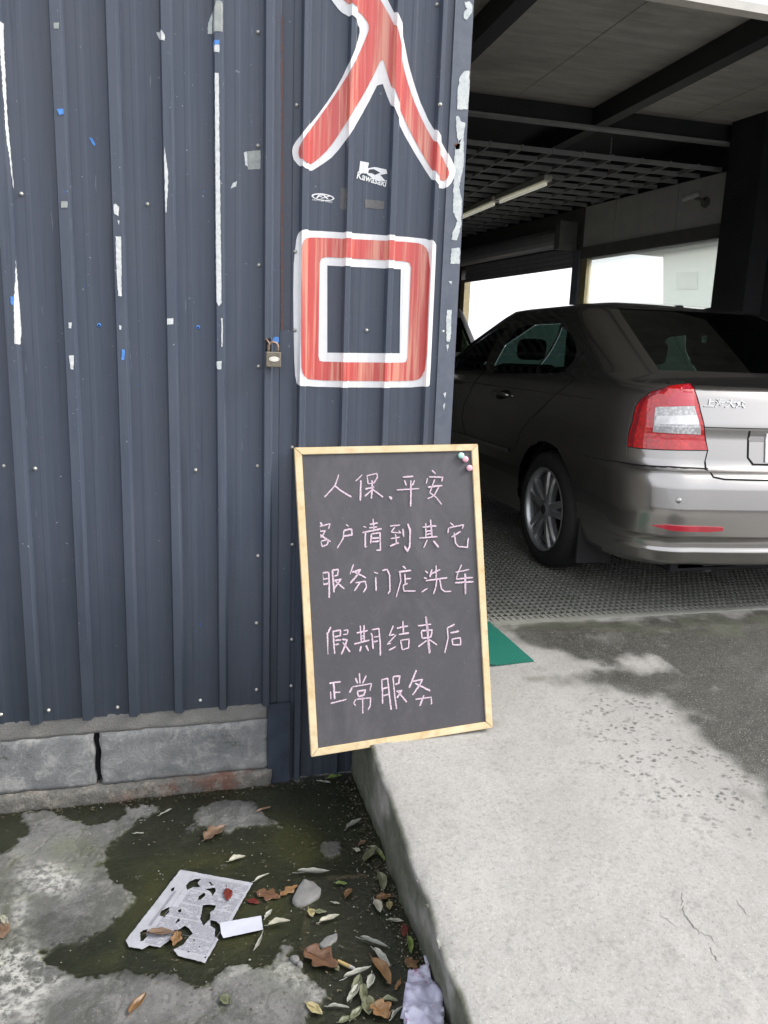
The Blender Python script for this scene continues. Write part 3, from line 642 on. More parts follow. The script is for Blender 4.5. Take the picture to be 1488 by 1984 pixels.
r1 = smoothloop(wallpts([(452, 1230), (458, 1165), (485, 1140), (540, 1140), (800, 1152), (1010, 1163), (1055, 1180), (1075, 1225), (1062, 1500), (1052, 1770), (1035, 1820), (990, 1832), (760, 1832), (500, 1828), (462, 1805), (450, 1750)], T2), 1)
w1 = wallpts([(546, 1265), (552, 1242), (575, 1234), (760, 1244), (950, 1254), (980, 1262), (986, 1285), (978, 1500), (970, 1718), (962, 1740), (940, 1743), (760, 1742), (565, 1738), (545, 1734), (540, 1710)], T2)
h1 = wallpts([(583, 1275), (760, 1284), (938, 1293), (934, 1500), (932, 1698), (760, 1697), (583, 1695)], T2)
def shrink(lp, k):
    c = np.mean(lp, 0); return [tuple(c + (np.array(p) - c) * k) for p in lp]
decal('outline', [o1, h1], WP, .0016, M['vinyl'], sg)
decal('fill', [r1, w1], WP, .0030, M['red'], sg)

# stickers
def text_mesh(s, size, shear=0.0, bold=0.0):
    cu = bpy.data.curves.new('t', 'FONT'); cu.body = s; cu.size = size; cu.shear = shear; cu.offset = bold; cu.resolution_u = 3
    o = bpy.data.objects.new('t', cu); COL.objects.link(o); dg = bpy.context.evaluated_depsgraph_get()
    me = bpy.data.meshes.new_from_object(o.evaluated_get(dg)); bpy.data.objects.remove(o); return me
def wall_text(s, px0, px1, h, mt, parent, name='lettering', off=.0024, shear=0, bold=0):
    a = on(*px0, 1, Y0 - .004); b = on(*px1, 1, Y0 - .004)
    me = text_mesh(s, 1.0, shear, bold); bm = bmesh.new(); bm.from_mesh(me)
    bmesh.ops.triangulate(bm, faces=bm.faces)
    w0 = min(v.co.x for v in bm.verts); w1_ = max(v.co.x for v in bm.verts); hh = max(v.co.y for v in bm.verts)
    ex = Vector((b[0] - a[0], 0, b[2] - a[2])); L = ex.length; ex /= L; ez = Vector((-ex.z, 0, ex.x))
    for v in bm.verts:
        v.co = Vector((a[0], 0, a[2])) + ex * ((v.co.x - w0) / (w1_ - w0) * L) + ez * (v.co.y / hh * h)
    conform(bm, WP, off); mk(name, bm, mt, parent)
ck = on(720, 338, 1, Y0)
st_ = empty('sticker', (ck[0], Y0, ck[2]), 'white motorcycle-maker sticker with block K emblem and slanted name on navy wall', 'sticker')
for lp in ([(742, 771), (784, 780), (778, 806), (812, 800), (868, 812), (872, 832), (838, 838), (865, 868), (820, 866), (778, 838), (774, 832), (735, 828)],):
    decal('emblem', [wallpts(lp, T2)], WP, .0022, M['vinyl'], st_)
decal('emblem_cut', [wallpts([(784, 812), (806, 810), (838, 828), (812, 838), (800, 830), (780, 828)], T2)], WP, .0030, M['sheet'], st_)
wall_text('Kawasaki', (722 / 2.4804 + 400, 856 / 2.4804), (862 / 2.4804 + 400, 897 / 2.4804), .020, M['vinyl'], st_, bold=.02)
ck = on(627, 384, 1, Y0)
st_ = empty('sticker', (ck[0], Y0, ck[2]), 'small white oval FX sticker below the upper red character', 'sticker')
def ell(cx, cy, rx, ry, n=28, a0=0): return [(cx + rx * math.cos(2 * math.pi * k / n), cy + ry * math.sin(2 * math.pi * k / n) + .12 * rx * math.cos(2 * math.pi * k / n)) for k in range(n)]
decal('oval', [wallpts(ell(562, 945, 55, 17), T2), wallpts(ell(562, 946, 47, 12), T2)], WP, .0022, M['vinyl'], st_)
wall_text('FX', (527 / 2.4804 + 400, 950 / 2.4804), (600 / 2.4804 + 400, 958 / 2.4804), .0095, M['vinyl'], st_, shear=.3, bold=.03)
wall_text('FACTORY EFFEX', (510 / 2.4804 + 400, 962 / 2.4804), (606 / 2.4804 + 400, 975 / 2.4804), .0042, M['vinyl'], st_, bold=.01)
for pts, lb in [([(762, 955), (858, 965), (856, 1004), (764, 996)], 'faint dark scraped sticker residue to the right of the FX sticker'), ([(648, 900), (672, 905), (670, 1008), (645, 1002)], 'dark narrow tape scrap on the rib between the FX sticker and scraped residue')]:
    p0 = wallpts(pts, T2); bm = bmesh.new(); flatpoly(bm, [rough_loop(p0, .002)]); conform(bm, WP, .0015)
    tag(mk('sticker_residue', bm, M['sticker_ghost'], None, (p0[0][0], Y0, p0[0][1])), lb, 'sticker')

# ------------------------------------------------------------------ padlock and hasp hole
q = on(522, 672, 1, Y0 - .03)
h_ = decal('hasp_hole', [wallpts([(512, 660), (515, 656), (522, 655), (525, 662), (525, 685), (520, 690), (513, 684)])], DP, .001, M['black'], door)
pl = empty('padlock', (q[0], Y0 - .035, q[2] - .05), 'weathered brass padlock with white oval plate hanging from the corrugated door', 'padlock')
a = on(513, 681, 1, Y0 - .04); b = on(543, 712, 1, Y0 - .04)
bm = bmesh.new(); x0, x1, z0, z1 = a[0] + .002, b[0], b[2], a[2]
addbox(bm, x0, x1, Y0 - .058, Y0 - .036, z0, z1, bev=.003); mk('lock_body', bm, M['lockbody'], pl)
xc = (x0 + x1) / 2; bm = bmesh.new(); rr = (x1 - x0) * .32
addtube(bm, [(xc - rr, Y0 - .047, z1 - .004), (xc - rr, Y0 - .046, z1 + .014)] + [(xc - rr * math.cos(t), Y0 - .046, z1 + .014 + rr * math.sin(t)) for t in np.linspace(.2, math.pi - .2, 8)] + [(xc + rr, Y0 - .046, z1 + .014), (xc + rr, Y0 - .047, z1 - .004)], .0038, 8)
mk('shackle', bm, M['shackle'], pl, smooth=True)
bm = bmesh.new(); n = 20
lp = [(xc + .002 + .0155 * math.cos(2 * math.pi * k / n), z1 - .021 + .0075 * math.sin(2 * math.pi * k / n)) for k in range(n)]
flatpoly(bm, [lp]); [setattr(v.co, 'y', Y0 - .0588) for v in bm.verts]; o = mk('name_plate', bm, M['lockplate'], pl)
for sx in (-.012, .012): lathe('rivet', [(0, .0001), (0, .0012), (.0006, .0010), (.0007, .0001)], (xc + .002 + sx, Y0 - .0588, z1 - .021), (0, -1, 0), M['rimdark'], pl, 6)
bm = bmesh.new(); addtube(bm, [(q[0] - .016, Y0 - .02, z1 + .034), (q[0] - .010, Y0 - .045, z1 + .036), (q[0] - .004, Y0 - .052, z1 + .026), (q[0] - .002, Y0 - .045, z1 + .010), (q[0] - .006, Y0 - .02, z1 + .006)], .0022, 6)
mk('hasp_ring', bm, M['shackle'], door, smooth=True)
bm = bmesh.new(); flatpoly(bm, [rough_loop(wallpts([(529, 654), (540, 652), (541, 662), (534, 666), (528, 660)]), .003)]); conform(bm, DP, .0015); mk('blue_paint_mark', bm, M['blue'], door)

# ------------------------------------------------------------------ plinth of blocks
pb = empty('block_plinth', (-.2, Y0, 0), 'low grey concrete block plinth under the corrugated door with a cracked joint', 'plinth')
def rblock(name, x0, x1, y0, y1, z0, z1, mt, amp=.0065, cell=.010, hazard=None):
    nx = max(2, int((x1 - x0) / cell)); nz = max(2, int((z1 - z0) / cell))
    bm = bmesh.new(); V = {}
    xs_ = np.linspace(x0, x1, nx + 1); zs_ = np.linspace(z0, z1, nz + 1)
    def P(i_, j, k):                       # k 0 front, 1 back
        if (i_, j, k) in V: return V[(i_, j, k)]
        x, z = xs_[i_], zs_[j]; e = min(i_, nx - i_, j, nz - j); r = .004 if e == 0 else 0
        y = y0 + r if k == 0 else y1
        if k == 0:
            y += (float(fbm(np.array(x * 8), np.array(z * 8 + 3), 4)) - .5) * amp * 2 + (float(fbm(np.array(x * 50), np.array(z * 50), 2)) - .5) * amp * .5
        if i_ in (0, nx): x += (float(fbm(np.array(z * 30.), np.array(x * 3), 3)) - .5) * .012
        if j in (0, nz): z += (float(fbm(np.array(x * 25.), np.array(z * 3 + 5), 3)) - .5) * .010
        V[(i_, j, k)] = bm.verts.new((x, y, z)); return V[(i_, j, k)]
    for i_ in range(nx):
        for j in range(nz): bm.faces.new((P(i_, j, 0), P(i_ + 1, j, 0), P(i_ + 1, j + 1, 0), P(i_, j + 1, 0)))
    for i_ in range(nx):
        bm.faces.new((P(i_, nz, 0), P(i_ + 1, nz, 0), P(i_ + 1, nz, 1), P(i_, nz, 1))); bm.faces.new((P(i_ + 1, 0, 0), P(i_, 0, 0), P(i_, 0, 1), P(i_ + 1, 0, 1)))
    for j in range(nz):
        bm.faces.new((P(0, j, 0), P(0, j + 1, 0), P(0, j + 1, 1), P(0, j, 1))); bm.faces.new((P(nx, j + 1, 0), P(nx, j, 0), P(nx, j, 1), P(nx, j + 1, 1)))
    return mk(name, bm, mt, pb, smooth=True)
YF = Y0 - .016
jx = on(190, 1470, 1, YF)[0]; ex = on(522, 1420, 1, YF)[0] - .004
zt = .228; zb = .052
rblock('block', jx + .008, ex, YF, Y0 + .1, zb, zt, M['block']); rblock('block', jx - .44, jx - .010, YF + .002, Y0 + .1, zb, zt, M['block']); rblock('block', jx - .90, jx - .455, YF, Y0 + .1, zb, zt, M['block'])
rblock('block', jx - 1.9, jx - .91, YF, Y0 + .1, zb, zt, M['block'])
rblock('mortar_bed', jx - 1.9, ex, YF + .006, Y0 + .1, zt, .300, M['mortar'], .007, .010)
rblock('brick_ledge', jx - 1.9, ex + .01, YF - .018, Y0 + .1, -.01, zb - .002, M['brick'], .010, .012)
box('joint_shadow', jx - .4395, jx + .0, YF + .03, Y0 + .1, zb, zt, M['black'], pb)  # black filler behind the block face, painting shade into the open joint
o = pb.children[-1]; o.name = 'joint_shade_fill'
# ------------------------------------------------------------------ chalkboard
BYB = Y0 - .25; BYT = Y0 - .03
BL = Vector(on(603, 1467, 1, BYB)); BR = Vector(on(955, 1410, 1, BYB)); TL = Vector(on(570, 867, 1, BYT)); TR = Vector(on(926, 860, 1, BYT))
bn = (BR - BL).cross(TL - BL).normalized()
if bn.y > 0: bn = -bn                                             # faces the viewer
cb = empty('chalkboard', tuple((BL + BR) / 2), 'wood-framed blackboard with pink chalk writing leaning on the corrugated wall', 'chalkboard')
def bq(u, v, d=0.0): return BL.lerp(BR, u).lerp(TL.lerp(TR, u), v) + bn * d
def slab(name, quad, d0, d1, mt, parent, bev=.0):
    vs = [bq(u, v, d0) for u, v in quad] + [bq(u, v, d1) for u, v in quad]
    bm = bmesh.new(); V = [bm.verts.new(v) for v in vs]
    bm.faces.new(V[0:4][::-1]); bm.faces.new(V[4:8])
    for i_ in range(4): bm.faces.new((V[i_], V[(i_ + 1) % 4], V[4 + (i_ + 1) % 4], V[4 + i_]))
    bmesh.ops.recalc_face_normals(bm, faces=bm.faces)
    if bev: bmesh.ops.bevel(bm, geom=bm.edges[:], offset=bev, segments=2, affect='EDGES')
    return mk(name, bm, mt, parent)
fw, fh = .038, .0235
g = .0008
slab('board_panel', [(.01, .01), (.99, .01), (.99, .99), (.01, .99)], -.012, -.006, M['board'], cb)
slab('frame_rail', [(0, 0), (1, 0), (1 - fw, fh), (fw, fh)], -.016, .0, M['pine'], cb, .0015)
slab('frame_rail', [(fw, 1 - fh), (1 - fw, 1 - fh), (1, 1), (0, 1)], -.016, .0, M['pine'], cb, .0015)
slab('frame_rail', [(0, g), (fw, fh + g), (fw, 1 - fh - g), (0, 1 - g)], -.016, .0, M['pine'], cb, .0015)
slab('frame_rail', [(1 - fw, fh + g), (1, g), (1, 1 - g), (1 - fw, 1 - fh - g)], -.016, .0, M['pine'], cb, .0015)
BP0 = bq(.5, .5, -.0055)
def onboard(px, py):
    d = Vector(ray(px, py)); e = Vector(EYE); t = bn.dot(BP0 - e) / bn.dot(d); return e + d * t
ux = (BR - BL).normalized(); uz = bn.cross(ux).normalized()
def chalk(strokes, tr, wd=.0052):
    bm = bmesh.new()
    for sk in strokes:
        pts = [onboard(x / tr[0] + tr[1], y / tr[0] + tr[2]) for x, y in sk]
        # resample
        P = [pts[0]]
        for a, b in zip(pts, pts[1:]):
            n = max(1, int((b - a).length / .004))
            for k in range(1, n + 1): P.append(a.lerp(b, k / n))
        if len(P) < 2: continue
        L = []; R = []; wn = wd * random.uniform(.75, 1.15)
        for i_, p in enumerate(P):
            t = (P[min(i_ + 1, len(P) - 1)] - P[max(i_ - 1, 0)]).normalized(); nn = bn.cross(t).normalized()
            e_ = .65 if i_ in (0, len(P) - 1) else 1
            L.append(bm.verts.new(p + nn * wn * .5 * e_ * random.uniform(.7, 1.2) + bn * .0004)); R.append(bm.verts.new(p - nn * wn * .5 * e_ * random.uniform(.7, 1.2) + bn * .0004))
        for i_ in range(len(P) - 1): bm.faces.new((L[i_], R[i_], R[i_ + 1], L[i_ + 1]))
        for _ in range(2): pass
    mk('chalk_character', bm, M['chalk'], cb)
TA = (3.72, 560, 860); TB = (3.916, 580, 1150)
CH_A = [
 [[(358, 222), (332, 300), (255, 385)], [(330, 303), (385, 345), (450, 383)]],
 [[(527, 222), (505, 245), (480, 268)], [(518, 262), (515, 340), (514, 410)], [(562, 232), (570, 290)], [(560, 230), (632, 213), (638, 240), (612, 280), (572, 288)], [(550, 326), (614, 310)], [(598, 262), (600, 320), (592, 395)], [(598, 330), (545, 378)], [(600, 325), (640, 355), (677, 384)]],
 [[(722, 378), (738, 402)], [(728, 380), (742, 396)]],
 [[(820, 240), (895, 234)], [(832, 262), (845, 300)], [(905, 262), (888, 300)], [(775, 332), (938, 322)], [(878, 262), (878, 360), (876, 452)]],
 [[(1030, 190), (1057, 216)], [(998, 246), (988, 286)], [(1008, 238), (1108, 240), (1100, 272)], [(1050, 255), (1015, 352), (1060, 385), (1100, 436)], [(1000, 312), (1105, 300)], [(1080, 308), (1046, 372), (998, 396)]],
 [[(225, 565), (240, 588)], [(190, 600), (188, 625)], [(195, 602), (296, 575), (285, 612)], [(225, 615), (180, 668)], [(215, 632), (262, 625), (240, 665), (172, 712)], [(215, 650), (300, 705)], [(225, 700), (240, 742)], [(232, 700), (286, 690), (275, 725), (238, 742)]],
 [[(410, 580), (430, 596)], [(395, 625), (450, 612), (455, 655), (392, 665)], [(395, 625), (390, 680), (348, 752)]],
 [[(535, 595), (556, 602)], [(528, 640), (550, 635), (548, 745), (562, 738)], [(582, 580), (640, 570)], [(605, 540), (612, 625)], [(577, 606), (636, 598)], [(530, 638), (668, 612)], [(594, 648), (588, 718)], [(592, 650), (656, 640), (658, 765), (628, 768)], [(598, 682), (650, 675)], [(598, 706), (650, 700)]],
 [[(728, 592), (800, 585)], [(762, 600), (735, 636), (775, 640), (800, 642)], [(790, 625), (808, 645)], [(767, 650), (775, 722)], [(732, 684), (800, 672)], [(728, 736), (792, 712)], [(820, 612), (827, 670)], [(855, 575), (873, 622), (870, 740), (852, 775), (832, 735)]],
 [[(962, 600), (1062, 590)], [(985, 570), (987, 670)], [(1020, 545), (1030, 668)], [(990, 630), (1035, 625)], [(990, 652), (1035, 646)], [(940, 679), (1070, 668)], [(997, 690), (970, 750)], [(1040, 697), (1078, 745)]],
 [[(1160, 568), (1187, 590)], [(1150, 605), (1145, 642)], [(1155, 605), (1258, 582), (1248, 612)], [(1238, 630), (1170, 673)], [(1190, 640), (1200, 715), (1222, 740), (1285, 746), (1292, 678)]],
 [[(240, 930), (285, 924)], [(240, 932), (242, 1000), (222, 1052)], [(285, 925), (290, 1020), (290, 1110)], [(242, 976), (284, 970)], [(235, 1016), (282, 1005)], [(310, 912), (355, 904), (350, 945), (325, 952)], [(312, 908), (325, 1070)], [(325, 985), (375, 975), (325, 1042)], [(335, 990), (398, 1045)]],
 [[(465, 868), (440, 940)], [(455, 926), (515, 905), (480, 960), (440, 1005)], [(470, 922), (555, 966)], [(478, 1002), (550, 990), (558, 1035), (535, 1070)], [(512, 1000), (470, 1060)]],
 [[(612, 925), (642, 934)], [(625, 960), (628, 1060)], [(672, 912), (708, 904), (725, 950), (727, 1060), (712, 1082)]],
 [[(820, 880), (842, 900)], [(790, 922), (880, 912)], [(798, 924), (806, 985), (772, 1105)], [(835, 935), (838, 1012)], [(840, 976), (878, 968)], [(822, 1020), (828, 1060)], [(822, 1018), (856, 1005)], [(825, 1061), (912, 1060)]],
 [[(980, 915), (1002, 932)], [(972, 965), (994, 972)], [(955, 1068), (1000, 1040)], [(1030, 905), (1015, 960)], [(1025, 936), (1090, 905)], [(1060, 876), (1060, 972)], [(985, 986), (1140, 965)], [(1065, 975), (1058, 1030), (1040, 1082)], [(1085, 970), (1098, 1045), (1120, 1064), (1170, 1062)]],
 [[(1200, 926), (1298, 905)], [(1244, 870), (1218, 925), (1205, 976)], [(1205, 976), (1325, 962)], [(1195, 1001), (1330, 993)], [(1266, 935), (1270, 1085)], [(1272, 935), (1272, 1080)]]]
CH_B = [
 [[(238, 252), (220, 295), (165, 340)], [(215, 300), (213, 465)], [(250, 288), (312, 277), (312, 318), (265, 330)], [(255, 285), (268, 458)], [(272, 356), (318, 350)], [(272, 389), (300, 381)], [(335, 280), (368, 275), (365, 308), (332, 312)], [(325, 347), (362, 350), (345, 400), (318, 462)], [(330, 370), (385, 443)]],
 [[(435, 299), (520, 280)], [(462, 243), (470, 366)], [(490, 240), (492, 360)], [(470, 323), (488, 320)], [(470, 341), (488, 339)], [(416, 383), (532, 354)], [(468, 398), (460, 440)], [(505, 392), (525, 436)], [(545, 300), (552, 320), (560, 420)], [(550, 274), (602, 264), (614, 380), (614, 472)], [(565, 331), (602, 324)], [(565, 366), (597, 360)]],
 [[(712, 243), (682, 318), (722, 310)], [(735, 312), (665, 386), (695, 376)], [(678, 430), (732, 402)], [(740, 263), (825, 245)], [(785, 208), (790, 297)], [(755, 311), (832, 298)], [(768, 352), (780, 425)], [(768, 355), (832, 345), (828, 412), (780, 427)]],
 [[(898, 246), (1000, 232)], [(958, 173), (972, 300), (985, 455)], [(962, 180), (976, 300), (990, 450)], [(925, 285), (932, 340)], [(925, 283), (1006, 275), (998, 328), (934, 341)], [(967, 355), (902, 405)], [(975, 340), (1045, 390)]],
 [[(1178, 232), (1118, 263)], [(1122, 260), (1128, 340), (1103, 452)], [(1145, 299), (1212, 285)], [(1158, 345), (1163, 388)], [(1158, 345), (1222, 335), (1224, 388), (1163, 388)]],
 [[(210, 683), (315, 668)], [(260, 680), (268, 802)], [(232, 742), (238, 802)], [(265, 751), (310, 748)], [(185, 845), (270, 825), (358, 802)]],
 [[(455, 603), (460, 682)], [(425, 640), (442, 682)], [(507, 622), (480, 682)], [(400, 712), (380, 752)], [(402, 708), (548, 682), (535, 738)], [(440, 745), (447, 780)], [(440, 742), (502, 731), (490, 770), (448, 782)], [(430, 800), (412, 830), (428, 850)], [(435, 802), (540, 790), (538, 850), (520, 882)], [(480, 785), (482, 950)]],
 [[(625, 655), (630, 740), (632, 835)], [(620, 657), (670, 641), (682, 760), (697, 892)], [(632, 722), (672, 712)], [(632, 777), (680, 762)], [(710, 631), (762, 624), (755, 680), (727, 690)], [(710, 630), (722, 760), (742, 902)], [(735, 742), (778, 735), (740, 792)], [(750, 745), (815, 823)]],
 [[(887, 580), (833, 716)], [(862, 666), (935, 650), (900, 712), (858, 770)], [(878, 680), (993, 738)], [(880, 802), (1000, 786), (1003, 830), (985, 890), (935, 953), (918, 945)], [(945, 770), (915, 852), (852, 942)]]]
for c in CH_A: chalk(c, TA)
for c in CH_B: chalk(c, TB)
for px, mt, lb in [((893, 883), 'pin_green', 'mint green round pin in the top right corner of the chalkboard'), ((901, 890), 'pin_pink', 'pink round pin touching the mint green pin on the chalkboard'), ((909, 907), 'pin_pink', 'pink round pin lowest of three on the chalkboard, beside the frame')]:
    p = onboard(*px)
    o = lathe('round_pin', [(0, .0001), (0, .0105), (.004, .0105), (.0065, .0085), (.0075, .004), (.0077, .0001)], p + bn * .0006, bn, M[mt], None, 20)
    o.data.transform(Matrix.Translation(-p)); o.location = p
    tag(o, lb, 'pin', 'round pins on the chalkboard')
# ------------------------------------------------------------------ green mat and grating
mp = [rampint(px, py) for px, py in [(948, 1208), (990, 1245), (1034, 1284), (960, 1292), (935, 1290)]]
mp.append(np.array([1.04, 2.62, 0])); mp.append(np.array([1.10, 2.85, 0]))
bm = bmesh.new(); lp = [bm.verts.new((p[0], p[1], float(rz(p[0], p[1])) + .004)) for p in mp]
f = bm.faces.new(lp); r_ = bmesh.ops.extrude_face_region(bm, geom=[f])
for v in r_['geom']:
    if isinstance(v, bmesh.types.BMVert): v.co.z += .005
bmesh.ops.recalc_face_normals(bm, faces=bm.faces)
o = mk('green_mat', bm, M['greenmat'], None, tuple(mp[0])); tag(o, 'green mesh mat showing a wet corner beside the chalkboard at the grating edge', 'mat')
gr = empty('floor_grating', (1.3, 2.88, FZ), 'grey square-cell floor grating with mossy front edge under the parked silver car', 'grating')
GX0, GX1, GY0, GY1 = 1.235, 4.35, 2.885, 8.5
vs = []; fs = []
def bb(x0, x1, y0, y1, z0, z1):
    n = len(vs); vs.extend([(x0, y0, z0), (x1, y0, z0), (x1, y1, z0), (x0, y1, z0), (x0, y0, z1), (x1, y0, z1), (x1, y1, z1), (x0, y1, z1)])
    fs.extend([(n, n + 3, n + 2, n + 1), (n + 4, n + 5, n + 6, n + 7), (n, n + 1, n + 5, n + 4), (n + 1, n + 2, n + 6, n + 5), (n + 2, n + 3, n + 7, n + 6), (n + 3, n, n + 4, n + 7)])
PT = .030
# diagonal lattice: bars at 45 degrees clipped to the grating rectangle plus cross bars
x = GX0 + .02
while x < GX1: bb(x, x + .0085, GY0 + .02, GY1, FZ - .03, FZ); x += PT
pyd('long_bars', vs, fs, M['grating'], gr)['kind'] = 'stuff'
vs = []; fs = []
y = GY0 + .03
while y < GY1: bb(GX0 + .02, GX1, y, y + .013, FZ - .030, FZ - .0012); y += .044
pyd('cross_bars', vs, fs, M['grating'], gr)['kind'] = 'stuff'
box('edge_strip', GX0, GX1, GY0 - .004, GY0 + .022, FZ - .05, FZ + .003, M['grating'], gr)
box('edge_strip', GX0 - .002, GX0 + .022, GY0 + .024, GY1, FZ - .05, FZ + .003, M['grating'], gr)

# ------------------------------------------------------------------ garage shell
gh = empty('garage_shell', (3, Y0 + .5, FZ), 'dark open-fronted garage with steel beams and stained ceiling boards', 'garage')
RZ_ = 3.30
xbs = [.9, 1.76, 3.08, 4.4]; 
def ceilboard(x0, x1, y0, y1): box('ceiling_board', x0 + .003, x1 - .003, y0 + .003, y1 - .003, RZ_, RZ_ + .03, M['ceil'], gh)
for x0, x1 in [(.86, 1.66), (1.66, 2.42), (2.42, 3.1), (3.1, 3.85), (3.85, 4.75)]:
    for y0, y1 in [(2.56, 3.5), (3.5, 4.72), (4.72, 5.8)]: ceilboard(x0, x1, y0, y1)
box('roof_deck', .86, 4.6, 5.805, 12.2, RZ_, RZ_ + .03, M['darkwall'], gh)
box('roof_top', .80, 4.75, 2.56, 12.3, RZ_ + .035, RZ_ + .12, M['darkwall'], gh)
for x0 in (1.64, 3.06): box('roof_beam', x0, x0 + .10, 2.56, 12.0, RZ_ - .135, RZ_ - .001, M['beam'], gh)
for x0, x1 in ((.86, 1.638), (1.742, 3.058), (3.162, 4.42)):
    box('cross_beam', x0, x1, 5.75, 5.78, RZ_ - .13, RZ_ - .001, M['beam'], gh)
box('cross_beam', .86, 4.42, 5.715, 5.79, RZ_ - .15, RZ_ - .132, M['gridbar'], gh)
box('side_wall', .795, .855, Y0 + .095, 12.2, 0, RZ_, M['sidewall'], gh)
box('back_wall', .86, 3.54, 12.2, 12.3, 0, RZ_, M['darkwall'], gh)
fa = empty('entrance_fascia', (3, Y0, 2.575), 'pale lilac fascia over the garage entrance, at the top right corner', 'fascia')
box('fascia_panel', WX1 + .004, 7.5, Y0, Y0 + .036, 2.60, 3.6, M['fascia'], fa); box('bottom_flashing', WX1 + .004, 7.5, Y0 - .004, Y0 + .040, 2.572, 2.598, M['beige'], fa)

# window wall: a vertical plane turned a little from the depth axis
wd = ray(120, 668); wd[2] = 0; wd /= np.linalg.norm(wd); wp = np.array([4.4, 5.588, 0.]); wn = np.array([wd[1], -wd[0], 0.])   # wn points outwards (+x)
def ow(px, py):
    d = ray(px, py); t = wn @ (wp - EYE) / (wn @ d); return EYE + t * d
def wuv(px, py):
    p = ow(px, py); return ((p - wp) @ wd, p[2])
def wall_prism(name, pts, d0, d1, mt, parent, bev=0):
    """pts: (distance along wall, z); d: depth outward"""
    bm = bmesh.new(); A = [bm.verts.new(Vector(wp + wd * u + wn * d0 + np.array([0, 0, z]))) for u, z in pts]; B = [bm.verts.new(Vector(wp + wd * u + wn * d1 + np.array([0, 0, z]))) for u, z in pts]
    bm.faces.new(A); bm.faces.new(B[::-1]); n = len(pts)
    for i_ in range(n): bm.faces.new((A[i_], B[i_], B[(i_ + 1) % n], A[(i_ + 1) % n]))
    bmesh.ops.recalc_face_normals(bm, faces=bm.faces)
    if bev: bmesh.ops.bevel(bm, geom=bm.edges[:], offset=bev, segments=1, affect='EDGES')
    return mk(name, bm, mt, parent)
ww = empty('window_wall', tuple(wp + np.array([0, 0, FZ])), 'dark inner wall with grey panels above a bright window and half-raised shutter', 'wall')
uR = wuv(1425, 430)[0]; uM = wuv(1131, 450)[0]; uS0 = wuv(1113, 517)[0]; uS1 = wuv(902, 543)[0]
zP0, zP1 = 2.585, 2.985; zW = 2.465; 
s1 = wuv(1191, 430)[0]; s2 = wuv(1312, 400)[0]
for a, b in ((uM, s1), (s1, s2), (s2, uR)):
    a, b = min(a, b), max(a, b); wall_prism('wall_panel', [(a + .006, zP0), (b - .006, zP0), (b - .006, zP1), (a + .006, zP1)], 0, .03, M['panelwall'], ww)
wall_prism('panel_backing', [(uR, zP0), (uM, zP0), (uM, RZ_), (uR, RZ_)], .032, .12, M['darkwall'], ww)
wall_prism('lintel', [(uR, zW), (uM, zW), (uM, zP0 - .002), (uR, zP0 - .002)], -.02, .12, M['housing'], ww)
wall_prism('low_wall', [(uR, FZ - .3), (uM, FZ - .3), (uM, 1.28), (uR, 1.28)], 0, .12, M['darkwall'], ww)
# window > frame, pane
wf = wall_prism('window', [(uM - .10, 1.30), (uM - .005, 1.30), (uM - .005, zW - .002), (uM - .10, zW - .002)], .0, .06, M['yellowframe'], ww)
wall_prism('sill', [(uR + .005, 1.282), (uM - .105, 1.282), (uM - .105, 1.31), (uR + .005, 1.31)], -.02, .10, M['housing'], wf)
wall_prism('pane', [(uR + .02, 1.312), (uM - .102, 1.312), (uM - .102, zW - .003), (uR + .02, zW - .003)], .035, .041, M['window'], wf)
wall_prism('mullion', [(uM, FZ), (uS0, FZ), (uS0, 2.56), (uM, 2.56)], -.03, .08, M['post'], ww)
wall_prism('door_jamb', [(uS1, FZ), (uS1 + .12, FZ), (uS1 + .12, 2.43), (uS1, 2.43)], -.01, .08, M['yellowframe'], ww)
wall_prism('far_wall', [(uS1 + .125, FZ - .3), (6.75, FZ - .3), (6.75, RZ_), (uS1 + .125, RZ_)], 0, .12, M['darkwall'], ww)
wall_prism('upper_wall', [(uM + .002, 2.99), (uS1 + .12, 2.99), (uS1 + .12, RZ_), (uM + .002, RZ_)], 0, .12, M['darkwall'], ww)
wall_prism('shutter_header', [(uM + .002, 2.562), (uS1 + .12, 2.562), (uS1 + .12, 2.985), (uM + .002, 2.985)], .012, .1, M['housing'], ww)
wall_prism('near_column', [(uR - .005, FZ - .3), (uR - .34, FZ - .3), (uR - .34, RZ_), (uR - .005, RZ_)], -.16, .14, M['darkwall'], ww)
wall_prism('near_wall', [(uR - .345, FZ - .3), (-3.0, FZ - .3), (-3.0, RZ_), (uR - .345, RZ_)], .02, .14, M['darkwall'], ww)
# shutter
shp = wp + wd * uS0
sh = empty('roller_shutter', (shp[0], shp[1], 2.5), 'grey roller shutter half raised over the left bright doorway', 'shutter')
c0 = wp + wd * (uS0 + .05) - wn * .10; c1 = wp + wd * (uS1 + .1) - wn * .10
bm = bmesh.new(); addtube(bm, [(c0[0], c0[1], 2.70), (c1[0], c1[1], 2.70)], .105, 16); mk('roll', bm, M['slat'], sh, smooth=False)
wall_prism('end_bracket', [(uS0 - .05, 2.56), (uS0 + .045, 2.56), (uS0 + .045, 2.84), (uS0 - .05, 2.84)], -.25, -.031, M['housing'], sh)
for k in range(4):
    z1 = 2.60 - k * .052; wall_prism('slat', [(uS0 + .005, z1 - .049), (uS1 - .002, z1 - .049), (uS1 - .002, z1 - .004), (uS0 + .005, z1 - .004)], -.014, .002, M['slat'], sh, .004)
wall_prism('slat_hinges', [(uS0 + .006, 2.394), (uS1 - .003, 2.394), (uS1 - .003, 2.60), (uS0 + .006, 2.60)], .003, .008, M['slat'], sh)
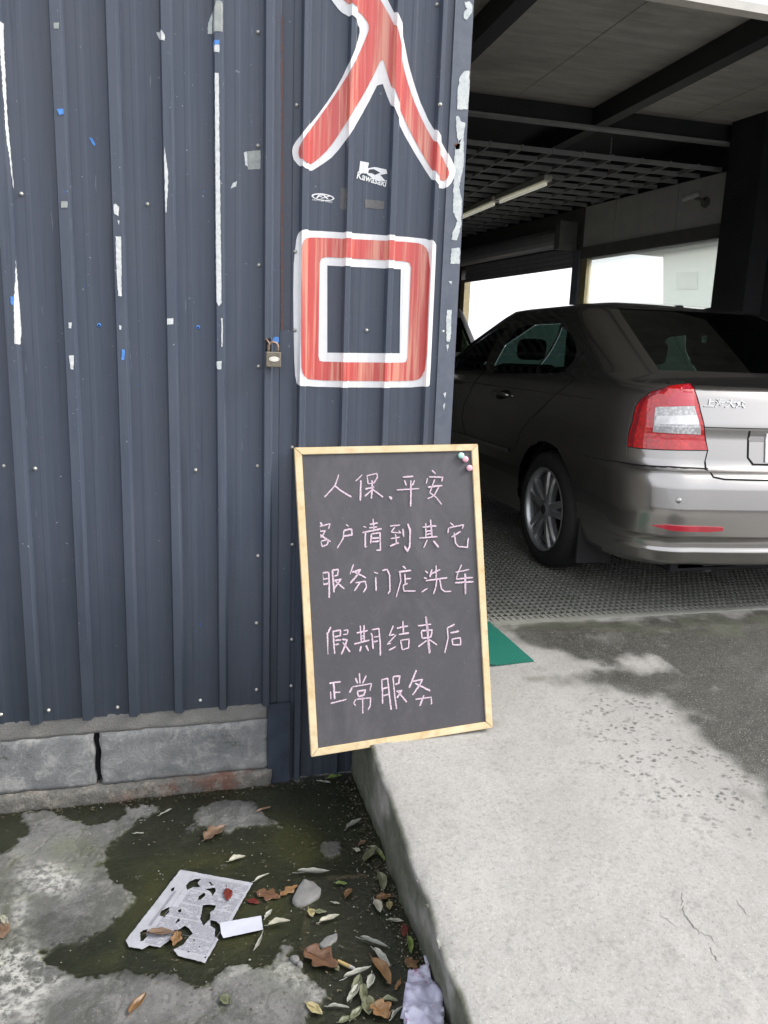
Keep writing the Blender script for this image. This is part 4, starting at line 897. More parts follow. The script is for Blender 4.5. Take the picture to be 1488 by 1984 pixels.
# grid ceiling
gc = empty('grid_ceiling', (3.1, 5.82, 3.0), 'open-cell grey grid ceiling hanging behind the dark cross beam', 'ceiling grid')
k = 0; x = 1.0
while x < 4.32:
    ymax = min(10.5, 5.588 + (4.36 - x) / .1325); box('bar', x, x + .012, 5.86, ymax, 2.985, 3.02, M['gridbar'], gc); x += .258
y = 5.87
while y < 10.5:
    xm = min(4.33, 4.38 - (y - 5.588) * .1325); box('bar', .96, xm, y, y + .012, 2.980, 3.015, M['gridbar'], gc); y += .258
for hx, hy in ((2.4, 7.0), (3.6, 6.4), (1.4, 6.0)): box('hanger', hx, hx + .008, hy, hy + .008, 3.02, RZ_ - .001, M['gridbar'], gc)
# fluorescent fittings hanging below the grid
for (px0, px1, lb) in (((1062, 350), (966, 388), 'nearer fluorescent fitting under the grid ceiling, its bright end showing'), ((960, 390), (880, 424), 'farther fluorescent fitting continuing behind the corrugated wall edge')):
    a = on(*px0, 2, 2.93); b = on(*px1, 2, 2.93); fl = empty('fluorescent_light', tuple(a), lb, 'ceiling light', 'fluorescent lights in line')
    bm = bmesh.new(); ax = Vector(b - a); L = ax.length; ax.normalize(); sx = ax.cross(Vector((0, 0, 1))).normalized()
    R4 = Matrix((( ax.x, sx.x, 0, a[0]), (ax.y, sx.y, 0, a[1]), (0, 0, 1, a[2]), (0, 0, 0, 1)))
    addbox(bm, 0, L, -.04, .04, 0, .045, R4, .004); mk('housing', bm, M['tubewhite'], fl)
    bm = bmesh.new(); addtube(bm, [a + np.array(ax) * .04 + np.array([0, 0, -.022]), a + np.array(ax) * (L - .04) + np.array([0, 0, -.022])], .015, 10); mk('tube', bm, M['tubeaddedglow'], fl, smooth=True)
# security camera on the panel
cp = ow(1368, 392); cu_, cz = wuv(1368, 392)
cc = empty('security_camera', tuple(cp), 'small pale security camera on a bracket on the grey panel above the window', 'security camera')
lathe('mount_base', [(0, .0001), (0, .045), (.02, .04), (.025, .0001)], Vector(cp), Vector(-wn), M['housing'], cc, 16)
bm = bmesh.new(); addtube(bm, [Vector(cp) - Vector(wn) * .02, Vector(cp) - Vector(wn) * .07 + Vector((0, 0, .02)), Vector(cp) - Vector(wn) * .10 + Vector(wd) * .03 + Vector((0, 0, .03))], .014, 8); mk('arm', bm, M['housing'], cc)
bm = bmesh.new(); addtube(bm, [Vector(cp) - Vector(wn) * .10 + Vector((0, 0, .06)) - Vector(wd) * .02, Vector(cp) - Vector(wn) * .15 + Vector(wd) * .11 + Vector((0, 0, .03))], .026, 12); mk('camera_body', bm, M['cctv'], cc, smooth=False)
# building seen through the window
bx = empty('far_building', (12, 13, 0), 'pale aqua building with cream eaves seen faintly through the garage window', 'building')
def farp(px, py, d): 
    r = ray(px, py); t = (wn @ (wp + wn * d - EYE)) / (wn @ r); return EYE + t * r
DBL = 6.0
def fprism(name, pts, mt, par, d0=0, d1=.3):
    A = [farp(px, py, DBL) + wn * d0 for px, py in pts]; B = [p + wn * (d1 - d0) for p in A]; n = len(A)
    bm = bmesh.new(); a_ = [bm.verts.new(Vector(p)) for p in A]; b_ = [bm.verts.new(Vector(p)) for p in B]
    bm.faces.new(a_); bm.faces.new(b_[::-1])
    for i_ in range(n): bm.faces.new((a_[i_], b_[i_], b_[(i_ + 1) % n], a_[(i_ + 1) % n]))
    bmesh.ops.recalc_face_normals(bm, faces=bm.faces); return mk(name, bm, mt, par)
fprism('wall', [(1285, 492), (1560, 440), (1560, 700), (1285, 640)], M['aqua'], bx, 0, 4)
fprism('eaves', [(1262, 482), (1560, 425), (1560, 447), (1262, 496)], M['cream'], bx, -.5, 4.2)
for x0 in (1312, 1390, 1468): fprism('window', [(x0, 528 - (x0 - 1312) * .06), (x0 + 40, 526 - (x0 - 1312) * .06), (x0 + 40, 560), (x0, 560)], M['palewin'], bx, -.03, .01)

# ------------------------------------------------------------------ cars
class CarShape:
    """body surface S(u, z): u = 0 rear centre, 0-1 rear, 1-2 rear corner, 2-3 side, 3-4 front corner, 4-5 front; negative u is the left side"""
    def __init__(s, org, w, yr, yf, cx, cy, z0, z1, crown, bow=.06):
        s.o = np.array(org, float); s.w = w; s.yr = yr; s.yf = yf; s.cx = cx; s.cy = cy; s.z0 = z0; s.z1 = z1; s.crown = crown; s.bow = bow
    @staticmethod
    def it(t, z): return np.interp(z, [a for a, _ in t], [b for _, b in t])
    def S(s, u, z):
        u = np.asarray(u, float); z = np.asarray(z, float); u, z = np.broadcast_arrays(u, z)
        sg = np.where(u < 0, -1.0, 1.0); a = np.abs(u)
        w = s.it(s.w, z); yr = s.it(s.yr, z); yf = s.it(s.yf, z); cx = s.it(s.cx, z); cy = s.it(s.cy, z)
        fx, fy = .42, .45
        e = .86
        x = np.zeros_like(a); y = np.zeros_like(a)
        m = a <= 1; xx = (w - cx) * a; x = np.where(m, xx, x); y = np.where(m, yr + s.bow * a ** 2, y)
        m = (a > 1) & (a <= 2); th = (np.clip(a, 1, 2) - 1) * math.pi / 2
        x = np.where(m, (w - cx) + cx * np.sin(th) ** e, x); y = np.where(m, yr + s.bow + cy * (1 - np.cos(th) ** e), y)
        m = (a > 2) & (a <= 3); t = np.clip(a, 2, 3) - 2; ya = yr + s.bow + cy; yb = yf - fy
        yy = ya + (yb - ya) * t; x = np.where(m, w - .018 * ((yy - 1.3) / 2.2) ** 2 + .018 * ((ya - 1.3) / 2.2) ** 2 * (1 - t) + .018 * ((yb - 1.3) / 2.2) ** 2 * t, x); y = np.where(m, yy, y)
        m = (a > 3) & (a <= 4); th = (np.clip(a, 3, 4) - 3) * math.pi / 2
        x = np.where(m, (w - fx) + fx * np.cos(th), x); y = np.where(m, yb + fy * np.sin(th), y)
        m = a > 4; x = np.where(m, (w - fx) * (5 - a), x); y = np.where(m, yf + .04 * (1 - (5 - a) ** 2), y)
        return np.stack([s.o[0] + sg * x, s.o[1] + y, s.o[2] + z], -1)
    def side_u(s, y, z):
        """|u| of a point of the side at car length y and height z"""
        yr = s.it(s.yr, z); cy = s.it(s.cy, z); ya = yr + s.bow + cy; yb = s.it(s.yf, z) - .45
        return 2 + (y - ya) / (yb - ya)
    def rear_u(s, x, z): return x / (s.it(s.w, z) - s.it(s.cx, z))
    def nrm(s, u, z):
        h = .004; a = s.S(u + h, z) - s.S(u - h, z); b = s.S(u, z + h) - s.S(u, z - h)
        n = np.cross(a, b); n = n / (np.linalg.norm(n, axis=-1, keepdims=True) + 1e-12)
        c = s.o + np.array([0, 1.2, .6]); q = s.S(u, z) - c; f = np.sign((n * q).sum(-1, keepdims=True)); return n * f
    def off(s, u, z, d): return s.S(u, z) + s.nrm(u, z) * d
    def pick(s, px, py, left=True):
        if not hasattr(s, '_g'):
            U, Zz = np.meshgrid(-np.linspace(0, 3.2, 900), np.linspace(s.z0, s.z1, 380)); P = s.S(U, Zz); s._g = (U, Zz, project(P), P)
        U, Zz, Q, P = s._g; d = (Q[..., 0] - px) ** 2 + (Q[..., 1] - py) ** 2
        near = d < 30; dist = np.linalg.norm(P - EYE, axis=-1)
        if near.any():
            dm = np.where(near, dist, 1e9).min(); d = np.where(dist < dm + .25, d, 1e9)
        i_ = np.unravel_index(np.argmin(d), d.shape); u, z = U[i_], Zz[i_]
        for _ in range(4):
            p0 = project(s.S(u, z)); e1 = (project(s.S(u + 1e-4, z)) - p0) / 1e-4; e2 = (project(s.S(u, z + 1e-4)) - p0) / 1e-4
            J = np.stack([e1, e2], 1)
            if abs(np.linalg.det(J)) < 1: break
            r = np.linalg.solve(J, np.array([px, py]) - p0)
            if abs(r[0]) > .05 or abs(r[1]) > .03: break
            u += r[0]; z += r[1]
        return float(u), float(min(max(z, s.z0), s.z1))

def cut_shell(shape, us, zs, regions):
    """a flat (u,z) sheet cut along the outlines in regions [(key, polygon)]; returns {key: bmesh}"""
    bm = bmesh.new(); lay = bm.faces.layers.int.new('k')
    V = [[bm.verts.new((u, z, 0)) for u in us] for z in zs]
    for j in range(len(zs) - 1):
        for i_ in range(len(us) - 1): bm.faces.new((V[j][i_], V[j][i_ + 1], V[j + 1][i_ + 1], V[j + 1][i_]))
    for key, poly in regions:
        for i_ in range(len(poly)):
            a = Vector((*poly[i_], 0)); b = Vector((*poly[(i_ + 1) % len(poly)], 0)); d = b - a
            if d.length < 1e-6: continue
            nrm = Vector((-d.y, d.x, 0)).normalized(); lo = (min(a.x, b.x) - .002, min(a.y, b.y) - .002); hi = (max(a.x, b.x) + .002, max(a.y, b.y) + .002)
            fs_ = []
            for f in bm.faces:
                xs_ = [v.co.x for v in f.verts]; 
                if max(xs_) < lo[0] or min(xs_) > hi[0]: continue
                ys_ = [v.co.y for v in f.verts]
                if max(ys_) < lo[1] or min(ys_) > hi[1]: continue
                fs_.append(f)
            ge = set(fs_)
            for f in fs_: ge.update(f.edges); ge.update(f.verts)
            bmesh.ops.bisect_plane(bm, geom=list(ge), dist=1e-6, plane_co=a, plane_no=nrm)
    fc = list(bm.faces); C = np.array([f.calc_center_median()[:2] for f in fc]); lab = np.full(len(fc), -1)
    for k, (key, poly) in enumerate(regions): lab[inpoly(C[:, 0], C[:, 1], poly)] = k
    keys = ['body'] + [r[0] for r in regions]; out = {}
    for ki, key in enumerate(keys):
        sel = lab == (ki - 1)
        if not sel.any(): continue
        nb = bmesh.new(); mp_ = {}
        for f, t in zip(fc, sel):
            if not t: continue
            vs_ = []
            for v in f.verts:
                if v.index not in mp_ or True:
                    kk = (round(v.co.x, 6), round(v.co.y, 6))
                    if kk not in mp_: mp_[kk] = nb.verts.new(v.co)
                    vs_.append(mp_[kk])
            if len(set(vs_)) >= 3:
                try: nb.faces.new(vs_)
                except ValueError: pass
        out.setdefault(key, []).append(nb)
    bm.free(); return out
def to3d(shape, bm, d=0.0):
    vs_ = list(bm.verts); u = np.array([v.co.x for v in vs_]); z = np.array([v.co.y for v in vs_])
    P = shape.S(u, z) if d == 0 else shape.off(u, z, d)
    for v, p in zip(vs_, P): v.co = Vector(p)
    bmesh.ops.recalc_face_normals(bm, faces=bm.faces)
    return bm
def ribbon(shape, pts, wdt, d, mt, parent, name='panel_gap', n=10):
    """thin strip following the body through (u,z) points"""
    P = []
    for (a, b) in zip(pts, pts[1:]):
        for k in range(n): P.append((a[0] + (b[0] - a[0]) * k / n, a[1] + (b[1] - a[1]) * k / n))
    P.append(pts[-1]); P = np.array(P); Q = shape.off(P[:, 0], P[:, 1], d); N = shape.nrm(P[:, 0], P[:, 1])
    T = np.gradient(Q, axis=0); B = np.cross(T, N); B /= np.linalg.norm(B, axis=1, keepdims=True) + 1e-9
    A = Q + B * wdt / 2; C_ = Q - B * wdt / 2
    vs_ = list(A) + list(C_); m = len(Q); return pyd(name, vs_, [(i_, i_ + 1, m + i_ + 1, m + i_) for i_ in range(m - 1)], mt, parent)
def patch(shape, poly, d, mt, parent, name, depth=0.0, sub=.05):
    """solid piece lying on the body: polygon in (u,z) raised by d"""
    us_ = [p[0] for p in poly]; zs_ = [p[1] for p in poly]
    nu = max(3, int((max(us_) - min(us_)) / sub)); nz = max(3, int((max(zs_) - min(zs_)) / .02))
    o_ = cut_shell(shape, list(np.linspace(min(us_) - .001, max(us_) + .001, nu)), list(np.linspace(min(zs_) - .001, max(zs_) + .001, nz)), [('p', poly)])
    bm = o_['p'][0]
    if depth:
        r_ = bmesh.ops.extrude_face_region(bm, geom=bm.faces[:]); top_ = [v for v in r_['geom'] if isinstance(v, bmesh.types.BMVert)]; tset = set(top_)
        low = [v for v in bm.verts if v not in tset]
        for grp, dd in ((top_, d), (low, d - depth)):
            P = shape.off(np.array([v.co.x for v in grp]), np.array([v.co.y for v in grp]), dd)
            for v, p in zip(grp, P): v.co = Vector(p)
        bmesh.ops.recalc_face_normals(bm, faces=bm.faces)
    else: to3d(shape, bm, d)
    return mk(name, bm, mt, parent, smooth=False)
mir = lambda poly: [(-u, z) for u, z in poly][::-1]

def roof_cap(shape, us, mt, parent):
    z = shape.z1; ring = shape.S(np.array(us), z); cen = ring.mean(0); vs_ = []; fs_ = []; n = len(us); K = 12
    for k in range(K + 1):
        f = 1 - k / K; P = cen + (ring - cen) * f; P[:, 2] = shape.o[2] + z + shape.crown * (1 - f ** 2.4); vs_ += list(P)
    for k in range(K):
        for i_ in range(n - 1): fs_.append((k * n + i_, k * n + i_ + 1, (k + 1) * n + i_ + 1, (k + 1) * n + i_))
    return vs_, fs_
def build_car(shape, name, label, paint, polys, wheel_y, arch_r, wheel_r, track, detail=True, glass_tint='carglass'):
    car = empty(name, tuple(shape.o), label, 'car')
    n1 = [0, .25, .5, .75, .9]; c1 = [1 + k / 9 for k in range(9)]; s1_ = [2 + k / 26 for k in range(26)]; f1 = [3 + k / 5 for k in range(5)] + [4, 4.5, 5]
    pos = n1 + c1 + s1_ + f1; us = [-u for u in reversed(pos) if u > 0] + pos
    zs = sorted(set([round(z, 4) for z in list(np.linspace(shape.z0, shape.z1, 30)) + [b for t in (shape.w, shape.yr) for b, _ in t if shape.z0 <= b <= shape.z1]]))
    zs = [z for i_, z in enumerate(zs) if i_ == 0 or z - zs[i_ - 1] > .004]
    regs = []
    for wy in wheel_y:
        lp = []
        for k in range(24):
            th = 2 * math.pi * k / 24; y = wy + arch_r * math.cos(th); z = wheel_r + .02 + arch_r * math.sin(th)
            lp.append((float(shape.side_u(y, max(z, .1))), z))
        regs += [('arch', lp), ('arch', mir(lp))]
    for key, lp in polys: regs += [(key, lp)] + ([(key, mir(lp))] if key not in ('rear_window', 'windscreen', 'tailgate') else [])
    out = cut_shell(shape, us, zs, regs)
    body = out['body'][0]; to3d(shape, body)
    vs_, fs_ = roof_cap(shape, us, paint, car); V = [body.verts.new(v) for v in vs_]
    for f in fs_:
        try: body.faces.new([V[i_] for i_ in f])
        except ValueError: pass
    bmesh.ops.remove_doubles(body, verts=body.verts, dist=.0008); bmesh.ops.recalc_face_normals(body, faces=body.faces)
    bo = mk('body', body, paint, car, smooth=True)
    for key in out:
        if key in ('body', 'arch'): continue
        for bm in out[key]:
            if key in ('side_window', 'rear_window', 'windscreen', 'quarter_window'):
                to3d(shape, bm, -.003); mk(key, bm, M[glass_tint], car, smooth=True)
            else: bm.free()
    # liners, underside, seats
    o = shape.o; ox, oy, oz = o
    for wy in wheel_y:
        for sx in (-1, 1):
            bm = bmesh.new(); xa = ox + sx * (track + .055); xb = ox + sx * (track - .24); ring = []
            for k in range(17):
                th = math.pi * (k / 16) * 1.16 - .25; p = (oy + wy + (arch_r + .006) * math.cos(th), oz + wheel_r + .02 + (arch_r + .006) * math.sin(th)); ring.append((bm.verts.new((xa, *p)), bm.verts.new((xb, *p))))
            for a, b in zip(ring, ring[1:]): bm.faces.new((a[0], b[0], b[1], a[1]))
            bm.faces.new([r[1] for r in ring]); mk('wheel_liner', bm, M['black'], car)
    box('underbody', ox - .62, ox + .62, oy - .80, oy + wheel_y[1] + .5, oz + .19, oz + .30, M['black'], car)
    return car, bo
def wheel(cen, sx, parent, R=.316, W=.205, rim_r=.222):
    """sx -1: outer face towards -x"""
    wr = bpy.data.objects.new('wheel', None); COL.objects.link(wr); wr.parent = parent; wr.location = Vector(cen) - wloc(parent); wr.empty_display_size = .05
    ax = Vector((sx, 0, 0)); h = W / 2
    lathe('tyre', [(-h, rim_r - .01), (-h - .004, R - .05), (-h + .02, R - .008), (-h + .05, R), (h - .05, R), (h - .02, R - .008), (h + .006, R - .045), (h + .004, rim_r + .012), (h - .012, rim_r - .004), (h - .05, rim_r - .02)], cen, ax, M['rubber'], wr, 48, cap=False)
    lathe('rim', [(h - .0, rim_r + .003), (h + .004, rim_r - .003), (h - .006, rim_r - .012), (h - .03, rim_r - .018), (-h + .01, rim_r - .02)], cen, ax, M['rim'], wr, 48, cap=False)
    rim = wr.children[-1]
    lathe('brake_disc', [(h - .085, .0001), (h - .085, .15), (h - .10, .15), (h - .10, .0001)], cen, ax, M['rimdark'], wr, 32, False)
    lathe('rim_back', [(-.02, .0001), (-.02, rim_r - .018)], cen, ax, M['black'], wr, 32, False)
    c = Vector(cen)
    def loc(r, th, d): return c + ax * d + Vector((0, math.cos(th), 0)) * r + Vector((0, 0, math.sin(th))) * r
    for k in range(5):
        for sgn in (-1, 1):
            th = 2 * math.pi * k / 5 + math.pi / 2 + .15; bm = bmesh.new(); rows = []
            for t in (0, .25, .5, .75, 1):
                r = .040 + (rim_r - .016 - .040) * t; da = sgn * (.20 - .02 * t) if t > 0 else sgn * .32; wd_ = .017 + .006 * (1 - t); dz = h - .018 + .010 * math.sin(t * 2.6) - .006 * t
                cth = th + da * (1.0 if t > .2 else 1); wa = wd_ / r
                rows.append([bm.verts.new(loc(r, cth - wa, dz - .008)), bm.verts.new(loc(r, cth - wa * .55, dz + .003)), bm.verts.new(loc(r, cth + wa * .55, dz + .003)), bm.verts.new(loc(r, cth + wa, dz - .008)), bm.verts.new(loc(r, cth + wa, dz - .035)), bm.verts.new(loc(r, cth - wa, dz - .035))])
            for a, b in zip(rows, rows[1:]):
                for i_ in range(6): bm.faces.new((a[i_], a[(i_ + 1) % 6], b[(i_ + 1) % 6], b[i_]))
            bmesh.ops.recalc_face_normals(bm, faces=bm.faces); mk('spoke', bm, M['rim'], wr)
    lathe('hub_cap', [(h - .045, .062), (h - .018, .060), (h - .010, .045), (h - .012, .034), (h - .006, .030), (h - .005, .0001)], cen, ax, M['rim'], wr, 24)
    lathe('hub_badge', [(h - .0045, .026), (h - .003, .022), (h - .0028, .0001)], cen, ax, M['rimdark'], wr, 20)
    return wr

XL = 1.865
A1 = CarShape((XL + .872, 3.71, FZ),
    w=[(.22, .80), (.25, .825), (.33, .845), (.50, .866), (.62, .872), (.80, .868), (.90, .858), (.93, .852), (.98, .838), (1.02, .815), (1.06, .79), (1.2, .715), (1.36, .625), (1.40, .59)],
    yr=[(.22, -.86), (.25, -.93), (.31, -.965), (.315, -.955), (.37, -.955), (.375, -.975), (.50, -1.0), (.60, -.99), (.66, -.955), (.665, -.925), (.80, -.905), (.845, -.908), (.86, -.906), (.97, -.872), (1.0, -.855), (1.015, -.83), (1.03, -.75), (1.05, -.66), (1.38, .08), (1.40, .14)],
    yf=[(.20, 3.30), (.5, 3.48), (.7, 3.42), (.78, 3.25), (.9, 2.75), (1.0, 2.25), (1.2, 1.95), (1.40, 1.50)],
    cx=[(.2, .26), (.6, .27), (.66, .25), (.95, .24), (1.02, .22), (1.06, .17), (1.40, .16)],
    cy=[(.2, .30), (.6, .34), (.66, .30), (.95, .27), (1.02, .28), (1.06, .34), (1.40, .30)],
    z0=.22, z1=1.40, crown=.055)
pk = lambda *pts: [A1.pick(*p) for p in pts]
c8 = lambda pts, s=3.9158, ox=860, oy=560: [(x / s + ox, y / s + oy) for x, y in pts]     # from the enlarged crop of the side
rw = [( -1.0, 1.075), (1.0, 1.075), (.98, 1.385), (-.98, 1.385)]
win_r = pk(*c8([(375, 640), (560, 300), (640, 275), (890, 262), (880, 290), (705, 640)]))
win_q = pk(*c8([(720, 640), (895, 290), (960, 330), (1000, 410), (1008, 480), (985, 540), (925, 632)]))
win_f = pk(*c8([(90, 615), (110, 540), (230, 400), (380, 310), (490, 290), (320, 620)]))
win_f = [(max(u, -2.98), z) for u, z in win_f]
lampP = pk((1217, 865), (1222, 830), (1232, 790), (1243, 774), (1262, 760), (1300, 748), (1336, 744), (1345, 757), (1360, 810), (1371, 873), (1300, 872), (1240, 869))
car, body = build_car(A1, 'parked_car', 'grey-brown metallic sedan seen from its left rear, red and clear tail lamp lit by daylight', M['carpaint'],
    [('side_window', win_f), ('side_window', win_r), ('quarter_window', win_q), ('rear_window', rw), ('windscreen', [(4.02, 1.03), (5.001, 1.03), (5.001, 1.38), (4.02, 1.38)]), ('windscreen', [(-4.02, 1.03), (-5.001, 1.03), (-5.001, 1.38), (-4.02, 1.38)]), ('lamp_hole', lampP)],
    (0.0, 2.578), .345, .316, .76)
for yy in (0, 2.578):
    for sx in (-1, 1): wheel((A1.o[0] + sx * .762, A1.o[1] + yy, FZ + .316), sx, car)
# tail lamps: red shell, clear block, deep red rim
lc = np.mean(lampP, 0)
def lamp(f, parent):
    l = patch(A1, f(lampP), .004, M['lampred'], parent, 'tail_lamp', .03, .04)
    z2 = lambda pts: f(pk(*[(x / 4.4024 + 1150, y / 4.4024 + 560) for x, y in pts]))
    k = patch(A1, z2([(530, 1015), (545, 1008), (855, 1000), (885, 1100), (912, 1240), (505, 1218), (518, 1120)]), .0065, M['lampwhite'], l, 'reversing_lens', .012, .02)
    patch(A1, z2([(740, 850), (780, 828), (822, 828), (855, 996), (640, 1000), (620, 975), (640, 925)]), .0055, M['lamppink'], l, 'plain_lens', .01, .02)
    patch(A1, z2([(310, 1345), (330, 1200), (375, 1030), (415, 940), (480, 895), (620, 845), (640, 860), (500, 915), (440, 960), (405, 1040), (365, 1200), (345, 1345)]), .0052, M['lampdark'], l, 'lens_edge', .01, .02)
    patch(A1, z2([(540, 1085), (875, 1078), (895, 1158), (522, 1150)]), .0075, M['plate'], l, 'lens_band', .002, .02)
    for (a, b) in ((.0, 1.),): pass
    for dz in (.022, .040, .058, .076, .094, .112):
        pass
    return l
lamp(lambda p: p, car); lamp(mir, car)
ribbon(A1, lampP + [lampP[0]], .004, .0052, M['seam'], car, 'lamp_gap', 4)
# panel gaps and trim on both sides
def both(pts, *a, **k):
    ribbon(A1, pts, *a, **k); ribbon(A1, mir(pts), *a, **k)
def chaikin(p, it=2):
    for _ in range(it):
        q = [p[0]]
        for a, b in zip(p, p[1:]): q += [(a[0] * .75 + b[0] * .25, a[1] * .75 + b[1] * .25), (a[0] * .25 + b[0] * .75, a[1] * .25 + b[1] * .75)]
        p = q + [p[-1]]
    return p
both(chaikin(pk(*c8([(1055, 470), (940, 655), (700, 940), (525, 1235)]))), .006, .0006, M['seam'], car)
both(pk((1213, 892), (1222, 812), (1232, 780)), .003, .0007, M['chrome'], car, name='panel_edge')
both(pk((1130, 882), (1190, 893), (1240, 901), (1300, 904), (1372, 908)), .005, .0006, M['seam'], car)
ribbon(A1, [(-A1.rear_u(.56, .70), .70), (-A1.rear_u(.55, .655), .640), (-A1.rear_u(.50, .64), .632), (0, .628), (A1.rear_u(.50, .64), .632), (A1.rear_u(.55, .655), .640), (A1.rear_u(.56, .70), .70)], .008, .0006, M['seam'], car, 'lid_gap')
both([A1.pick(1371, 873), (-A1.rear_u(.56, .70), .70)], .005, .0006, M['seam'], car)
ribbon(A1, [(-1.0, .845), (-.5, .845), (0, .845), (.5, .845), (1.0, .845)], .004, .0006, M['seam'], car, 'lid_crease')
both(pk((862, 833), (925, 853), (987, 873)), .022, .006, M['chrome'], car, name='door_trim')
both(chaikin(pk(*c8([(300, 620), (200, 830), (165, 1130)]))), .005, .0006, M['seam'], car)
ribbon(A1, [(-1.05, 1.392), (-.5, 1.395), (0, 1.396), (.5, 1.395), (1.05, 1.392)], .006, .004, M['chrome'], car, 'glass_edge')
both(pk((1000, 640), (1065, 652), (1125, 690), (1105, 720)) if False else [(float(A1.side_u(y, .93)), .93) for y in (-.4, .4, 1.2, 2.0)], .002, .0004, M['seam'], car, name='shoulder_line')
# reflector, sensor, lettering, plate, handles, mirror, wiper, mudflaps, exhaust notch
rf = pk((1263, 1017), (1290, 1016), (1400, 1021), (1399, 1028), (1370, 1030), (1300, 1027)); patch(A1, rf, .006, M['lamppink'], car, 'reflector', .01, .04); patch(A1, mir(rf), .006, M['lamppink'], car, 'reflector', .01, .04)
u, z = A1.pick(1315, 970)
for sg_ in (1, -1): lathe('parking_sensor', [(0, .0001), (0, .012), (.0015, .011), (.0016, .0001)], Vector(A1.off(u * sg_, z, .0)), Vector(A1.nrm(u * sg_, z)), M['carpaint'], car, 14)
for y in (.62, 1.70):
    for sg_ in (-1, 1):
        zz = .885; uu = sg_ * float(A1.side_u(y, zz)); P = Vector(A1.S(uu, zz)); N = Vector(A1.nrm(uu, zz))
        patch(A1, [(sg_ * float(A1.side_u(y + .085 * math.cos(t), zz)), zz + .03 * math.sin(t)) for t in np.linspace(0, 2 * math.pi, 15)[:-1]], .001, M['seam'], car, 'handle_recess')
        bm = bmesh.new(); addtube(bm, [P + Vector((0, -.10, 0)) + N * .004, P + Vector((0, -.085, .002)) + N * .03, P + Vector((0, 0, .004)) + N * .038, P + Vector((0, .085, .002)) + N * .03, P + Vector((0, .10, 0)) + N * .004], [.008, .012, .013, .012, .008], 8); mk('door_handle', bm, M['carpaint'], car, smooth=True)
for sg_ in (-1, 1):
    zz = .99; uu = sg_ * float(A1.side_u(1.93, zz)); P = Vector(A1.S(uu, zz)); bm = bmesh.new()
    bmesh.ops.create_uvsphere(bm, u_segments=16, v_segments=10, radius=1)
    for v in bm.verts: v.co = P + Vector((sg_ * (.12 + .10 * v.co.x * sg_), .05 * v.co.y, .02 + .065 * v.co.z))
    mk('mirror', bm, M['carpaint'], car, smooth=True)
uu0, zz0 = A1.pick(1363, 787); uu1, _ = A1.pick(1445, 787)
me = text_mesh('上海大众', 1.0, .15, .022); bm = bmesh.new(); bm.from_mesh(me); bmesh.ops.triangulate(bm, faces=bm.faces)
lx0 = min(v.co.x for v in bm.verts); lx1 = max(v.co.x for v in bm.verts); lh = max(v.co.y for v in bm.verts)
uv_ = np.array([(uu0 + (v.co.x - lx0) / (lx1 - lx0) * (uu1 - uu0), A1.pick(1363, 787)[1] + v.co.y / lh * .033) for v in bm.verts]); PP = A1.off(uv_[:, 0], uv_[:, 1], .004)
for v, p in zip(bm.verts, PP): v.co = Vector(p)
mk('badge_lettering', bm, M['plate'], car)
ux0 = A1.pick(1454, 812)[0]
patch(A1, [(ux0 + .04, .69), (-ux0 - .04, .69), (-ux0, .72), (-ux0, .835), (ux0, .835), (ux0, .72)], .0012, M['carpaint'], car, 'plate_recess')
ribbon(A1, [(ux0, .835), (ux0, .72), (ux0 + .04, .692), (0, .69), (-ux0 - .04, .692), (-ux0, .72), (-ux0, .835)], .007, .0018, M['seam'], car, 'recess_edge')
up = A1.pick(1484, 840)[0]
patch(A1, [(up, .70), (-up, .70), (-up, .825), (up, .825)], .008, M['plate'], car, 'number_plate', .006)
for sg_ in (-1, 1):
    box('mud_flap', A1.o[0] + sg_ * .76 - .09, A1.o[0] + sg_ * .76 + .09, A1.o[1] - .375, A1.o[1] - .36, FZ + .12, FZ + .36, M['rubber'], car)
bm = bmesh.new(); addtube(bm, [(A1.o[0] - .42, A1.o[1] - .80, FZ + .21), (A1.o[0] - .42, A1.o[1] - .6, FZ + .23)], .03, 14); mk('exhaust_pipe', bm, M['rimdark'], car)
box('diffuser', A1.o[0] - .60, A1.o[0] + .60, A1.o[1] - .80, A1.o[1] - .72, FZ + .185, FZ + .24, M['black'], car, bev=.02)
bm = bmesh.new(); pt = A1.S(0.0, 1.40); addbox(bm, -.018, .018, -.04, .05, -.01, .014, Matrix.Translation(Vector(pt) + Vector((0, .12, .012))), .008); mk('roof_aerial', bm, M['rubber'], car)
def seats(sh_, parent):
    ox, oy, oz = sh_.o
    for yb, xs_ in ((.62, (-.40, 0, .40)), (1.48, (-.37, .37))):
        for x in xs_:
            bm = bmesh.new(); addbox(bm, -.23, .23, -.07, .07, 0, .52, Matrix.Translation((ox + x, oy + yb, oz + .55)) @ Matrix.Rotation(.22, 4, 'X'), .05)
            addbox(bm, -.105, .105, -.045, .045, 0, .145, Matrix.Translation((ox + x, oy + yb - .135, oz + 1.09)) @ Matrix.Rotation(.15, 4, 'X'), .04); mk('seat', bm, M['interior'], parent, smooth=False)
    box('cabin_floor', ox - .78, ox + .78, oy - .55, oy + 2.2, oz + .34, oz + .38, M['interior'], parent)
    box('dashboard', ox - .70, ox + .70, oy + 2.05, oy + 2.2, oz + .38, oz + .93, M['interior'], parent, bev=.04)
    box('parcel_shelf', ox - .66, ox + .66, oy - .52, oy + .40, oz + .96, oz + .985, M['interior'], parent)
seats(A1, car)

